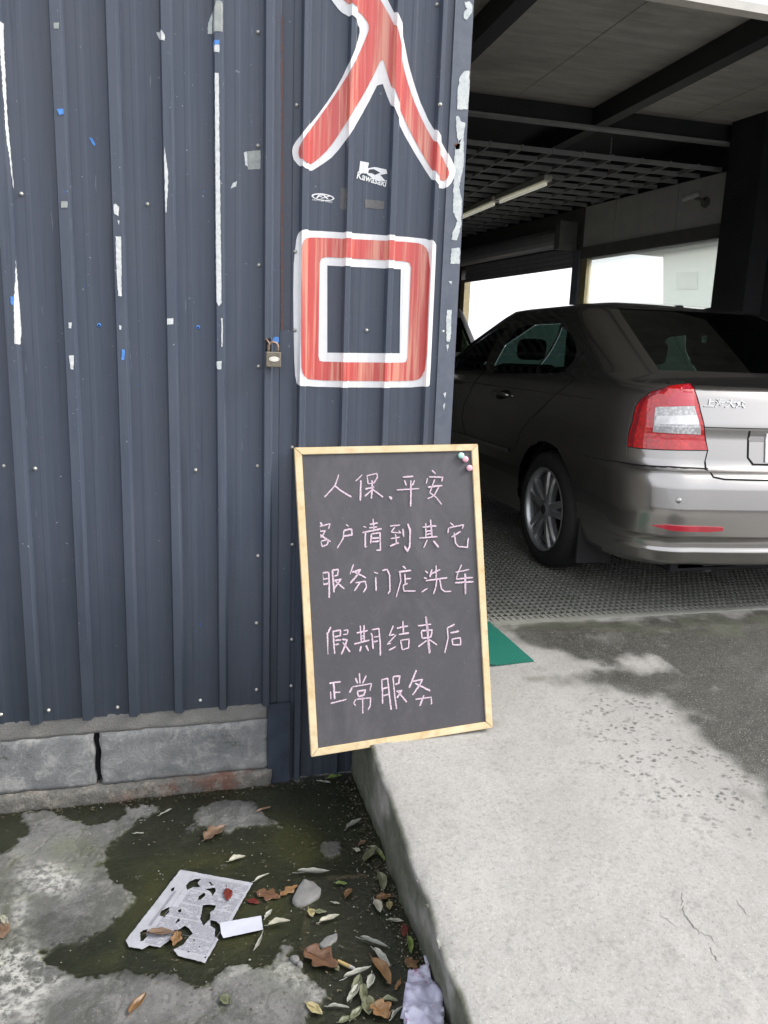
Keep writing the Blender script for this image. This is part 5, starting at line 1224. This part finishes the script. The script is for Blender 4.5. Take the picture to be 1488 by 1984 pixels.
B1 = CarShape((2.42, 8.75, FZ),
    w=[(.22, .80), (.35, .86), (.7, .88), (1.0, .86), (1.1, .82), (1.55, .68), (1.6, .64)], yr=[(.22, -.78), (.5, -.86), (.9, -.84), (1.05, -.82), (1.6, -.52)], yf=[(.22, 2.5), (.6, 2.58), (.9, 2.4), (1.05, 1.95), (1.6, 1.1)],
    cx=[(.2, .2), (1.6, .18)], cy=[(.2, .25), (1.6, .25)], z0=.22, z1=1.6, crown=.06)
rwB = [(-1.2, 1.13), (1.2, 1.13), (1.2, 1.5), (-1.2, 1.5)]
sB = [(-float(B1.side_u(-.3, 1.15)), 1.15), (-float(B1.side_u(1.3, 1.15)), 1.15), (-float(B1.side_u(1.0, 1.5)), 1.5), (-float(B1.side_u(-.1, 1.5)), 1.5)]
car2, _ = build_car(B1, 'dark_car', 'near-black car deeper in the garage, only a corner visible beyond the silver sedan', M['carpaint2'], [('rear_window', rwB), ('side_window', sB)], (0, 2.05), .345, .316, .76)
for yy in (0, 2.05):
    for sx in (-1, 1): lathe('wheel', [(-.1, .0001), (-.1, .29), (-.08, .316), (.08, .316), (.1, .29), (.1, .2), (.08, .0001)], (B1.o[0] + sx * .76, B1.o[1] + yy, FZ + .316), (sx, 0, 0), M['rubber'], car2, 28)

# ------------------------------------------------------------------ leaves, papers and litter
def leafmat(name, a, b_, wet=.45):
    b = NB(name); f = b.noise(35, 6, .7); g = b.noise(260, 4, .7); oi = b.n('ShaderNodeObjectInfo'); c = b.mix(b.ramp(f, .35, .65), a, b_)
    c = b.mix(b.ramp(g, .56, .66, 0, .8), c, tuple(x * .35 for x in a)); c = b.mix(b.ramp(oi.outputs['Random'], 0, 1, 0, .45), c, tuple(x * .45 for x in a))
    b.col(c); b.rough(wet); b.bump(b.noise(120, 4, .7), .5, .002); return b.m
LM = {'brown': leafmat('dry_brown_leaf', (0.12, 0.068, 0.04), (0.21, 0.14, 0.09)), 'dark': leafmat('dark_brown_leaf', (0.085, 0.045, 0.025), (0.13, 0.07, 0.04), .3), 'red': leafmat('dark_red_leaf', (0.10, 0.016, 0.012), (0.15, 0.03, 0.02), .3),
      'orange': leafmat('orange_brown_leaf', (0.15, 0.075, 0.026), (0.22, 0.135, 0.065)), 'silver': leafmat('silvery_leaf', (0.22, 0.225, 0.19), (0.33, 0.33, 0.29)), 'olive': leafmat('olive_leaf', (0.09, 0.10, 0.05), (0.17, 0.175, 0.11)),
      'green': leafmat('green_leaf', (0.10, 0.15, 0.03), (0.16, 0.21, 0.06)), 'yellow': leafmat('yellowed_leaf', (0.24, 0.20, 0.09), (0.32, 0.28, 0.15)), 'pale': leafmat('pale_leaf', (0.28, 0.27, 0.20), (0.38, 0.37, 0.30))}
def g0(px, py, z=.0): return Vector(on(px, py, 2, z))
def leaf(px, py, L, ang, width, kind, label, lobed=False, curl=.25, lift=.004, nm='leaf'):
    """blade through two ends picked in the puddle plane"""
    a = math.radians(ang); dx, dy = math.cos(a) * L / 2, math.sin(a) * L / 2
    p0, p1 = g0(px - dx, py - dy), g0(px + dx, py + dy); ax = p1 - p0; Lw = ax.length; ax.normalize(); sd_ = Vector((-ax.y, ax.x, 0)); c = (p0 + p1) / 2
    n = 14; bm = bmesh.new(); rows = []; ph = random.uniform(0, 6); W = width * Lw / 2
    for i_ in range(n + 1):
        t = i_ / n
        wv = math.sin(math.pi * min(1, t ** .85)) ** .75
        if lobed: wv = max(.05, wv * (.62 + .75 * abs(math.sin(t * 7.5 + .6))) * .9)
        wv *= 1 + .07 * math.sin(t * 19 + ph); row = []
        bend = .06 * Lw * math.sin(t * math.pi + ph * .3)
        for k in range(7):
            s_ = -1 + k / 3; w_ = W * wv * s_
            z = lift + Lw * curl * (.22 * (abs(s_) ** 1.6) * wv + .16 * (2 * t - 1) ** 2 * (1 if ph > 3 else .4)) + .0012 * math.sin(9 * t + 4 * s_ + ph)
            fold = .12 * W * (1 - abs(s_)) 
            row.append(bm.verts.new(p0 + ax * (t * Lw + (.10 * w_ if lobed else 0)) + sd_ * (w_ + bend) + Vector((0, 0, max(.0015, z - fold)))))
        rows.append(row)
    for a_, b_ in zip(rows, rows[1:]):
        for k in range(6): bm.faces.new((a_[k], a_[k + 1], b_[k + 1], b_[k]))
    base = p0 + sd_ * .06 * Lw * math.sin(ph * .3) + Vector((0, 0, lift + .001))
    addtube(bm, [base - ax * Lw * .16 + Vector((0, 0, .002)), base, base + ax * Lw * .5 + Vector((0, 0, .001)), base + ax * Lw * .95], [.0009, .0009, .0006, .0003], 5)
    bmesh.ops.remove_doubles(bm, verts=bm.verts, dist=.00005)
    o = mk(nm, bm, LM[kind], None, tuple(c), True)
    md = o.modifiers.new('thickness', 'SOLIDIFY'); md.thickness = .0004
    return tag(o, label, 'leaf', 'fallen leaves in the puddle')
for args in [
 (416, 1616, 46, -38, .55, 'brown', 'large torn dry brown leaf in the wet patch below the concrete blocks', True, .4),
 (321, 1576, 26, -32, .16, 'silver', 'thin silvery leaf on dark concrete left of the torn brown leaf'),
 (269, 1617, 20, -5, .2, 'silver', 'short pale sliver leaf at the tip of the dry grey patch'),
 (254, 1541, 20, -12, .25, 'pale', 'small pale leaf fragment lying along the brick ledge, right one'),
 (115, 1541, 17, -10, .6, 'pale', 'small pale leaf chip resting on the brick ledge at far left'),
 (510, 1571, 30, -22, .22, 'brown', 'curled pinkish leaf on the grey island near the wall'),
 (459, 1667, 34, -18, .4, 'pale', 'curled pale leaf above the right corner of the printed sheet', False, .6),
 (506, 1703, 34, -30, .14, 'silver', 'slender silver leaf touching the right corner of the printed sheet'),
 (440, 1738, 25, 80, .45, 'red', 'dark red oval leaf lying on the printed sheet', False, .1, .008),
 (491, 1748, 25, 12, .5, 'red', 'dark red leaf in the water right of the printed sheet', False, .1, .001),
 (520, 1735, 48, 8, .6, 'dark', 'orange-brown lobed leaf soaked in water beside the flat grey stone', True, .1, .001),
 (312, 1815, 54, -5, .34, 'brown', 'long folded tan leaf on the lower torn part of the printed sheet', False, .5, .009),
 (340, 1824, 30, 100, .5, 'orange', 'orange-brown leaf scrap hanging from the tan leaf on the sheet', True, .3, .008),
 (607, 1694, 62, -5, .13, 'silver', 'long silver willow leaf above the flat grey stone', False, .6),
 (560, 1726, 38, -38, .4, 'orange', 'soaked orange leaf left of the flat grey stone', True, .1, .001),
 (661, 1714, 22, 0, .45, 'green', 'small green leaf right of the flat grey stone'),
 (675, 1733, 20, -60, .5, 'orange', 'small white-edged orange leaf below the small green leaf', False, .6),
 (602, 1771, 18, 60, .6, 'yellow', 'small yellowish leaf overlapping a paler leaf below the grey stone'),
 (620, 1769, 26, -5, .45, 'olive', 'pale olive leaf lying right beside the small yellowish leaf'),
 (638, 1784, 40, -24, .3, 'pale', 'striped pale willow leaf below the olive leaf', False, .5),
 (540, 1797, 44, -12, .3, 'pale', 'pale leaf lying over the right end of the blank white slip', False, .6, .012),
 (499, 1829, 36, 115, .14, 'silver', 'narrow silver leaf pointing down from the blank slip'),
 (267, 1949, 52, -58, .34, 'orange', 'orange-brown leaf alone on the grey concrete at the bottom', False, .4),
 (436, 1941, 26, 35, .7, 'olive', 'pale heart-shaped leaf on the grey concrete at the bottom', False, .4),
 (609, 1958, 38, 28, .5, 'yellow', 'oval yellow-brown leaf at the edge of the grey concrete, near the bottom', False, .25),
 (3, 1807, 30, 70, .6, 'brown', 'reddish brown leaf cut by the left edge of the picture'),
 (9, 1787, 24, 45, .35, 'pale', 'small pale leaf above the reddish brown leaf at the left edge'),
 (622, 1862, 74, 22, .6, 'dark', 'large dark brown lobed leaf beside the cigarette end', True, .4),
 (648, 1507, 28, -12, .4, 'green', 'fresh green leaf in the dark corner under the chalkboard', False, .3),
 (629, 1517, 24, 4, .25, 'silver', 'pale narrow leaf touching the fresh green leaf under the chalkboard'),
 (602, 1497, 13, -25, .6, 'pale', 'tiny white leaf chip at the wall foot beneath the chalkboard corner'),
 (560, 1488, 26, 100, .4, 'dark', 'upright dark brown leaf leaning at the foot of the post', False, .3),
 (686, 1600, 34, -38, .2, 'silver', 'arched silver leaf near the foot of the ramp side', False, .7),
 (716, 1660, 36, -60, .3, 'olive', 'olive leaf pointing to the ramp in the small cluster', False, .5),
 (728, 1650, 32, 25, .3, 'olive', 'upper olive leaf of the small cluster against the ramp', False, .5),
 (737, 1661, 26, 45, .25, 'green', 'greener curved leaf of the small cluster against the ramp', False, .5),
 (692, 1649, 13, 10, .9, 'pale', 'tiny round pale leaf left of the small cluster'),
 (702, 1636, 16, -40, .5, 'brown', 'tiny brown curled leaf above the round pale leaf', True, .5),
 (731, 1760, 28, 62, .45, 'pale', 'creamy yellow leaf overlapping an orange leaf beside the ramp', False, .4, .007),
 (743, 1741, 30, -15, .6, 'orange', 'orange-brown leaf behind the creamy leaf beside the ramp', True, .3),
 (754, 1757, 16, 80, .6, 'yellow', 'small golden leaf just right of the creamy leaf'),
 (738, 1712, 40, 75, .3, 'olive', 'dull upright leaf against the ramp foot above the orange leaf', False, .5),
 (767, 1787, 30, 2, .3, 'pale', 'white-backed leaf lying level close to the ramp foot', False, .4),
 (782, 1804, 26, 85, .4, 'red', 'reddish sunken leaf below the white-backed leaf', False, .1, .001),
 (793, 1834, 36, 75, .25, 'green', 'yellow-green upright leaf close to the ramp foot', False, .4),
 (797, 1868, 30, 40, .7, 'orange', 'sunken orange leaf above the crumpled lilac bag', True, .1, .001),
 (724, 1831, 58, 15, .14, 'silver', 'long silver willow leaf, upper of two sloping ones in the gutter', False, .5),
 (740, 1861, 50, 42, .26, 'silver', 'broad silver leaf, lower of two sloping ones in the gutter', False, .5),
 (739, 1887, 64, 55, .3, 'orange', 'long orange-brown leaf beside the broad silver leaf', False, .4, .006),
 (692, 1890, 56, -28, .16, 'silver', 'silver leaf with a hooked tip above the leafy twig', False, .6),
 (688, 1912, 44, 110, .3, 'olive', 'grey-green leaf at the top of the leafy twig', False, .5),
 (716, 1905, 30, 100, .4, 'silver', 'white underside leaf on the right of the leafy twig', False, .6),
 (683, 1930, 40, 115, .3, 'silver', 'silver leaf on the left side of the leafy twig', False, .5),
 (703, 1930, 38, 80, .35, 'olive', 'grey-green leaf in the middle of the leafy twig', False, .5),
 (712, 1952, 38, 75, .6, 'olive', 'broad olive leaf low on the right of the leafy twig', False, .4),
 (690, 1966, 34, -60, .4, 'olive', 'olive leaf at the foot of the leafy twig', False, .4),
 (672, 1979, 34, -20, .4, 'olive', 'lowest olive leaf, cut by the bottom edge of the picture', False, .3),
 (655, 1955, 42, 0, .16, 'silver', 'level silver leaf pointing at the leafy twig', False, .5),
 (653, 1879, 11, 60, .8, 'olive', 'tiny round leaf left of the leafy twig top'),
 (737, 1964, 44, 40, .85, 'orange', 'crumpled golden brown leaf left of the lilac bag', True, .7, .006),
 (755, 1940, 30, 5, .4, 'olive', 'dull leaf above the crumpled golden leaf', False, .5),
 (769, 1966, 34, -50, .16, 'silver', 'thin pale leaf between the golden leaf and the lilac bag', False, .6),
 (520, 1777, 22, -60, .3, 'silver', 'small sliver leaf upright beside the blank slip', False, .5, .008),
 (650, 1752, 16, 5, .3, 'silver', 'small dark-edged leaf under the green leaf by the grey stone'),
 (770, 1912, 22, 110, .3, 'orange', 'thin orange leaf end above the lilac bag')]:
    leaf(*args)

# printed sheet with torn holes
c9 = lambda pts: [(x / 4.509 + 230, y / 4.509 + 1640) for x, y in pts]
def gl(pts, rough_=0.0, sub=.006):
    lp = [tuple(on(px, py, 2, .002)[:2]) for px, py in pts]; return rough_loop(lp, rough_, sub) if rough_ else lp
def flat_sheet(name, loops, z, mt, parent=None, at=None, ripple=.0):
    bm = bmesh.new(); es = []
    for lp in loops:
        vs_ = [bm.verts.new((x, y, z)) for x, y in lp]
        for i_ in range(len(vs_)): es.append(bm.edges.new((vs_[i_], vs_[(i_ + 1) % len(vs_)])))
    bmesh.ops.triangle_fill(bm, use_beauty=True, use_dissolve=False, edges=es)
    if ripple:
        xs_ = [v.co.x for v in bm.verts]; ys_ = [v.co.y for v in bm.verts]
        for k in np.arange(min(xs_), max(xs_), .02): bmesh.ops.bisect_plane(bm, geom=bm.verts[:] + bm.edges[:] + bm.faces[:], plane_co=(k, 0, 0), plane_no=(1, 0, 0))
        for k in np.arange(min(ys_), max(ys_), .02): bmesh.ops.bisect_plane(bm, geom=bm.verts[:] + bm.edges[:] + bm.faces[:], plane_co=(0, k, 0), plane_no=(0, 1, 0))
    for v in bm.verts: v.co.z = z + ripple * float(fbm(np.array(v.co.x * 22), np.array(v.co.y * 22), 3))
    for f in bm.faces:
        if f.normal.z < 0: f.normal_flip()
    return mk(name, bm, mt, parent, at, True)
M['paper'] = simple('wet_white_paper', (0.31, 0.315, 0.345), (0.25, 0.255, 0.275), 25, .5)
M['paper2'] = simple('blank_slip_paper', (0.42, 0.43, 0.49), (0.37, 0.38, 0.43), 15, .5)
M['print'] = simple('grey_print', (0.13, 0.13, 0.16), (0.19, 0.19, 0.22), 300, .7)
sheet_out = c9([(540, 208), (1172, 325), (985, 660), (900, 672), (880, 690), (855, 660), (800, 650), (800, 700), (840, 728), (838, 790), (872, 820), (755, 1025), (520, 965), (480, 905), (560, 870), (620, 790), (650, 768), (610, 720), (580, 700), (520, 735), (470, 745), (520, 770), (470, 790), (440, 830), (360, 890), (270, 870), (205, 905), (90, 885), (60, 830)])
holes = [c9(h) for h in ([(585, 345), (620, 310), (665, 292), (720, 285), (690, 325), (715, 365), (650, 360), (600, 385)], [(755, 380), (840, 365), (850, 395), (820, 440), (800, 400)], [(690, 475), (700, 440), (745, 410), (760, 430), (720, 470)], [(355, 610), (370, 570), (445, 535), (440, 580), (400, 625)],
    [(735, 520), (780, 515), (850, 520), (835, 560), (800, 580), (800, 640), (740, 700), (712, 640)], [(185, 760), (215, 740), (255, 730), (235, 790), (265, 770), (220, 830), (190, 835)], [(515, 565), (545, 550), (550, 575), (525, 585)], [(455, 380), (490, 360), (480, 395), (458, 400)], [(495, 670), (530, 628), (535, 655), (505, 680)], [(785, 320), (800, 315), (828, 345), (810, 350)], [(645, 820), (665, 815), (660, 840)], [(695, 880), (715, 875), (705, 895)], [(600, 920), (625, 925), (605, 935)], [(745, 980), (770, 960), (765, 985)])]
pc = g0(370, 1780)
ps = empty('printed_sheet', tuple(pc), 'torn printed white sheet with ragged holes floating in the puddle', 'paper')
lo = gl(sheet_out, .0014); hl = [gl(h, .0016, .004) for h in holes]
flat_sheet('page', [lo] + hl, .0035, M['paper'], ps, None, .002)
# rows of print, laid where the page is whole
A_, B_, D_ = [np.array(on(x / 4.509 + 230, y / 4.509 + 1640, 2, .004)[:2]) for x, y in ((540, 208), (1172, 325), (60, 830))]
eu = B_ - A_; ev = D_ - A_; lu = np.linalg.norm(eu); lv = np.linalg.norm(ev)
vs = []; fs = []
def strip(u0, u1, v0, v1, z=.0062):
    n_ = 5
    for k in range(n_):
        a = u0 + (u1 - u0) * k / n_; b = u0 + (u1 - u0) * (k + 1) / n_; q = [A_ + eu * uu + ev * vv for uu, vv in ((a, v0), (b, v0), (b, v1), (a, v1))]
        P = np.array(q); inside = inpoly(P[:, 0], P[:, 1], lo).all() and not any(inpoly(P[:, 0], P[:, 1], h).any() for h in hl)
        if not inside: continue
        m = len(vs); vs.extend([(p[0], p[1], .0037 + .002 * float(fbm(np.array(p[0] * 22), np.array(p[1] * 22), 3)) + .0004) for p in P]); fs.append((m, m + 1, m + 2, m + 3))
v = .06
rowi = 0
while v < .97:                                                    # text runs along the long side
    u = .30 if v < .5 else .22
    while u < .96:
        L = random.uniform(.015, .05)
        if random.random() < .86: strip(u, min(.97, u + L), v, v + .0062)
        u += L + random.uniform(.004, .012)
    v += .0155; rowi += 1
    if rowi % 11 == 0: v += .02
v = .30
while v < .78: strip(.115, .150, v, v + .012); v += .0185
for vv in (.045, .32, .56, .80): strip(.2, .97, vv, vv + .0025)
for uu in (.21, .965): strip(uu, uu + .004, .05, .95)
pyd('print_rows', vs, fs, M['print'], ps)['kind'] = 'stuff'
sp_ = gl(c9([(882, 680), (1245, 618), (1262, 740), (915, 815), (895, 775)]), .0006)
tag(flat_sheet('paper_slip', [sp_], .006, M['paper2'], None, tuple(g0(468, 1797)), .0015), 'small blank white paper slip beside the printed sheet', 'paper')
# flat grey stone
def stone(name, pts, z0, z1, mt, label, cat):
    lp = smoothloop(rough_loop(gl(pts), .005, .012), 1); bm = bmesh.new(); n = len(lp); c = np.mean(lp, 0)
    r0 = [bm.verts.new((x, y, z0)) for x, y in lp]; rings = [r0]
    for f, zz in ((.97, z1 * .7), (.85, z1), (.5, z1 * 1.1)): rings.append([bm.verts.new((c[0] + (x - c[0]) * f, c[1] + (y - c[1]) * f, zz + (float(fbm(np.array(x * 60), np.array(y * 60), 3)) - .5) * .004)) for x, y in lp])
    for a_, b_ in zip(rings, rings[1:]):
        for k in range(n): bm.faces.new((a_[k], a_[(k + 1) % n], b_[(k + 1) % n], b_[k]))
    bm.faces.new(rings[-1]); return tag(mk(name, bm, mt, None, (c[0], c[1], 0), True), label, cat)
stone('stone', c7([(205, 1000), (225, 945), (262, 905), (320, 915), (365, 965), (360, 995), (320, 1030), (270, 1055), (215, 1055), (190, 1030)]), -.006, .007, M['stone'], 'flat light grey stone lying in the puddle below the long silver leaf', 'stone')
stone('stone', c7([(350, 1290), (395, 1230), (455, 1210), (465, 1240), (420, 1270), (400, 1305)]), -.006, .003, M['stone'], 'flat grey-pink stone chip half under water above the brown lobed leaf', 'stone')
for pts, lb in (([(180, 1370), (195, 1345), (235, 1345), (245, 1380), (215, 1390)], 'small rounded grey pebble left of the brown lobed leaf'), ([(220, 1395), (250, 1380), (262, 1400), (240, 1412)], 'smallest pebble touching the rounded grey pebble')):
    stone('pebble', c7(pts), -.004, .008, M['stone'], lb, 'pebble')
# cigarette end
a = g0(655, 1862, .006); b = g0(687, 1877, .006); ax = (b - a).normalized(); cg = empty('cigarette_end', tuple((a + b) / 2), 'cigarette end with tan filter beside the brown lobed leaf', 'cigarette')
M['tan'] = simple('tan_filter_paper', (0.34, 0.25, 0.1), (0.28, 0.2, 0.07), 100, .7); M['white'] = simple('cigarette_paper', (0.35, 0.34, 0.32), rough=.8)
bm = bmesh.new(); addtube(bm, [a, a.lerp(b, .72)], .0042, 12); mk('filter', bm, M['tan'], cg, smooth=False)
bm = bmesh.new(); addtube(bm, [a.lerp(b, .723), a.lerp(b, .95), b], [.0041, .0039, .0026], 12); mk('paper_tube', bm, M['white'], cg, smooth=False)
# crumpled lilac bag
bagp = c7([(860, 1470), (865, 1455), (905, 1448), (960, 1428), (985, 1445), (1005, 1500), (1030, 1560), (1062, 1590), (1075, 1680), (1070, 1800), (850, 1800), (840, 1700), (818, 1690), (835, 1660), (838, 1600), (850, 1530)])
def m_bag():
    b = NB('lilac_plastic_film'); f = b.noise(9, 6, .7); g = b.noise(26, 5, .7)
    c = b.mix(b.ramp(f, .35, .7), (0.31, 0.31, 0.41), (0.38, 0.38, 0.45)); c = b.mix(b.ramp(g, .62, .68), c, (0.30, 0.09, 0.17))
    h = b.noise(55, 4, .7); c = b.mix(b.ramp(h, .66, .70), c, (0.10, 0.09, 0.10)); b.col(c); b.rough(.3); b.bump(g, .5, .006); return b.m
M['bag'] = m_bag()
lp = rough_loop([tuple(on(x, y, 2, .01)[:2]) for x, y in bagp], .003, .008); bm = bmesh.new(); es = []
vs_ = [bm.verts.new((x, y, 0)) for x, y in lp]
for i_ in range(len(vs_)): es.append(bm.edges.new((vs_[i_], vs_[(i_ + 1) % len(vs_)])))
bmesh.ops.triangle_fill(bm, use_beauty=True, use_dissolve=False, edges=es)
mnx, mxx = min(x for x, _ in lp), max(x for x, _ in lp); mny, mxy = min(y for _, y in lp), max(y for _, y in lp)
for k in np.arange(mnx, mxx, .008): bmesh.ops.bisect_plane(bm, geom=bm.verts[:] + bm.edges[:] + bm.faces[:], plane_co=(k, 0, 0), plane_no=(1, 0, 0))
for k in np.arange(mny, mxy, .008): bmesh.ops.bisect_plane(bm, geom=bm.verts[:] + bm.edges[:] + bm.faces[:], plane_co=(0, k, 0), plane_no=(0, 1, 0))
bed = {v for e in bm.edges if len(e.link_faces) == 1 for v in e.verts}
for v in bm.verts:
    r_ = abs(float(fbm(np.array(v.co.x * 16), np.array(v.co.y * 9), 4)) - .5)
    v.co.z = .004 if v in bed else .012 + .10 * r_ + .02 * float(fbm(np.array(v.co.x * 50), np.array(v.co.y * 50), 2))
for f in bm.faces:
    if f.normal.z < 0: f.normal_flip()
o = mk('plastic_bag', bm, M['bag'], None, tuple(g0(820, 1940)), True); tag(o, 'crumpled lilac white plastic bag with pink print in the gutter', 'bag')
# torn white wisp above the bag and small grit
tag(flat_sheet('paper_scrap', [gl(c7([(952, 1390), (970, 1380), (985, 1385), (990, 1430), (975, 1455), (960, 1425)]), .001)], .02, M['paper2'], None, tuple(g0(826, 1875)), .012), 'little white torn scrap above the lilac bag at the ramp foot', 'paper')
vs = []; fs = []
for k in range(620):                                              # loose grit on the low ground and along the ramp foot
    if k < 420: x, y = RNG.uniform(-.85, .55), RNG.uniform(1.25, 2.38)
    else: x, y = .555 - abs(RNG.normal(0, .05)), RNG.uniform(1.2, 2.38)
    r = RNG.uniform(.0008, .0026) * (1.6 if k % 17 == 0 else 1); z = .002; n = len(vs)
    for dx_, dy_, dz_ in ((1, 0, 0), (0, 1, 0), (-1, 0, 0), (0, -1, 0), (0, 0, 1)): vs.append((x + dx_ * r * RNG.uniform(.6, 1.2), y + dy_ * r * RNG.uniform(.6, 1.2), z + dz_ * r * .9))
    fs += [(n, n + 1, n + 4), (n + 1, n + 2, n + 4), (n + 2, n + 3, n + 4), (n + 3, n, n + 4)]
tag(pyd('grit', vs, fs, simple('pale_grit', (0.3, 0.3, 0.27), (0.15, 0.15, 0.13), 200, .9)), 'scattered pale grit on the wet concrete', 'grit', kind='stuff')

# cracks in the ramp, traced on its surface
c8r = lambda pts: [(x / 2.378 + 888, y / 2.378 + 1150) for x, y in pts]
M['crack'] = simple('crack_shadow_dirt', (0.08, 0.077, 0.07), (0.15, 0.145, 0.135), 90, .95)
ramp_o = bpy.data.objects['ramp']
def ramp_crack(pts, wd):
    P = [rampint(*p) for p in pts]; Q = [P[0]]
    for a, b in zip(P, P[1:]):
        n = max(1, int(np.linalg.norm(b - a) / .006))
        for k in range(1, n + 1): Q.append(a + (b - a) * k / n + np.array([RNG.normal(0, .0022), RNG.normal(0, .0022), 0]))
    vs = []; m = len(Q)
    dg = bpy.context.evaluated_depsgraph_get(); loc_ok = True
    for i_, q in enumerate(Q):
        hit, co, *_r = ramp_o.ray_cast(Vector((q[0], q[1], 2)), Vector((0, 0, -1)))
        z = co.z + .0012 if hit else q[2] + .006
        t = np.array(Q[min(i_ + 1, m - 1)]) - np.array(Q[max(i_ - 1, 0)]); t[2] = 0; t /= np.linalg.norm(t) + 1e-9; w_ = wd * (.25 + .75 * math.sin(math.pi * (i_ + .5) / m)) * random.uniform(.5, 1.3)
        vs += [(q[0] - t[1] * w_, q[1] + t[0] * w_, z), (q[0] + t[1] * w_, q[1] - t[0] * w_, z)]
    pyd('crack', vs, [(2 * i_, 2 * i_ + 1, 2 * i_ + 3, 2 * i_ + 2) for i_ in range(m - 1)], M['crack'], ramp_o)
bpy.context.view_layer.update()
for pts, w_ in (([(1030, 1380), (1035, 1460), (1060, 1510), (1110, 1565), (1160, 1580), (1195, 1625)], .0013), ([(1160, 1630), (1170, 1665), (1195, 1700)], .0012), ([(1280, 1415), (1295, 1440), (1330, 1480)], .001), ([(925, 1480), (965, 1500), (1010, 1540)], .0006)):
    ramp_crack(c8r(pts), w_)
# crumbled leaf bits and silt lumps along the wall foot and the ramp foot
vs = []; fs = []
for k in range(1500):
    r0 = RNG.rand()
    if r0 < .45: x, y = .553 + .0142 * 0 - abs(RNG.normal(0, .035)), RNG.uniform(1.2, 2.38)
    elif r0 < .7: x, y = RNG.uniform(-.8, .5), 2.385 - abs(RNG.normal(0, .02))
    else: x, y = RNG.uniform(-.1, .55), RNG.uniform(1.25, 2.2)
    L_ = RNG.uniform(.0015, .006); th = RNG.uniform(0, 6.28); w_ = L_ * RNG.uniform(.2, .6); n = len(vs); z = .0015 + RNG.uniform(0, .002)
    c_, s_ = math.cos(th), math.sin(th)
    vs += [(x + c_ * L_, y + s_ * L_, z), (x - s_ * w_, y + c_ * w_, z + RNG.uniform(0, .002)), (x - c_ * L_, y - s_ * L_, z), (x + s_ * w_, y - c_ * w_, z + .0005)]; fs.append((n, n + 1, n + 2, n + 3))
tag(pyd('leaf_crumbs', vs, fs, leafmat('leaf_crumb', (0.045, 0.032, 0.018), (0.16, 0.14, 0.09))), 'dark crumbs of rotted leaves along the ramp foot', 'leaf litter', kind='stuff')
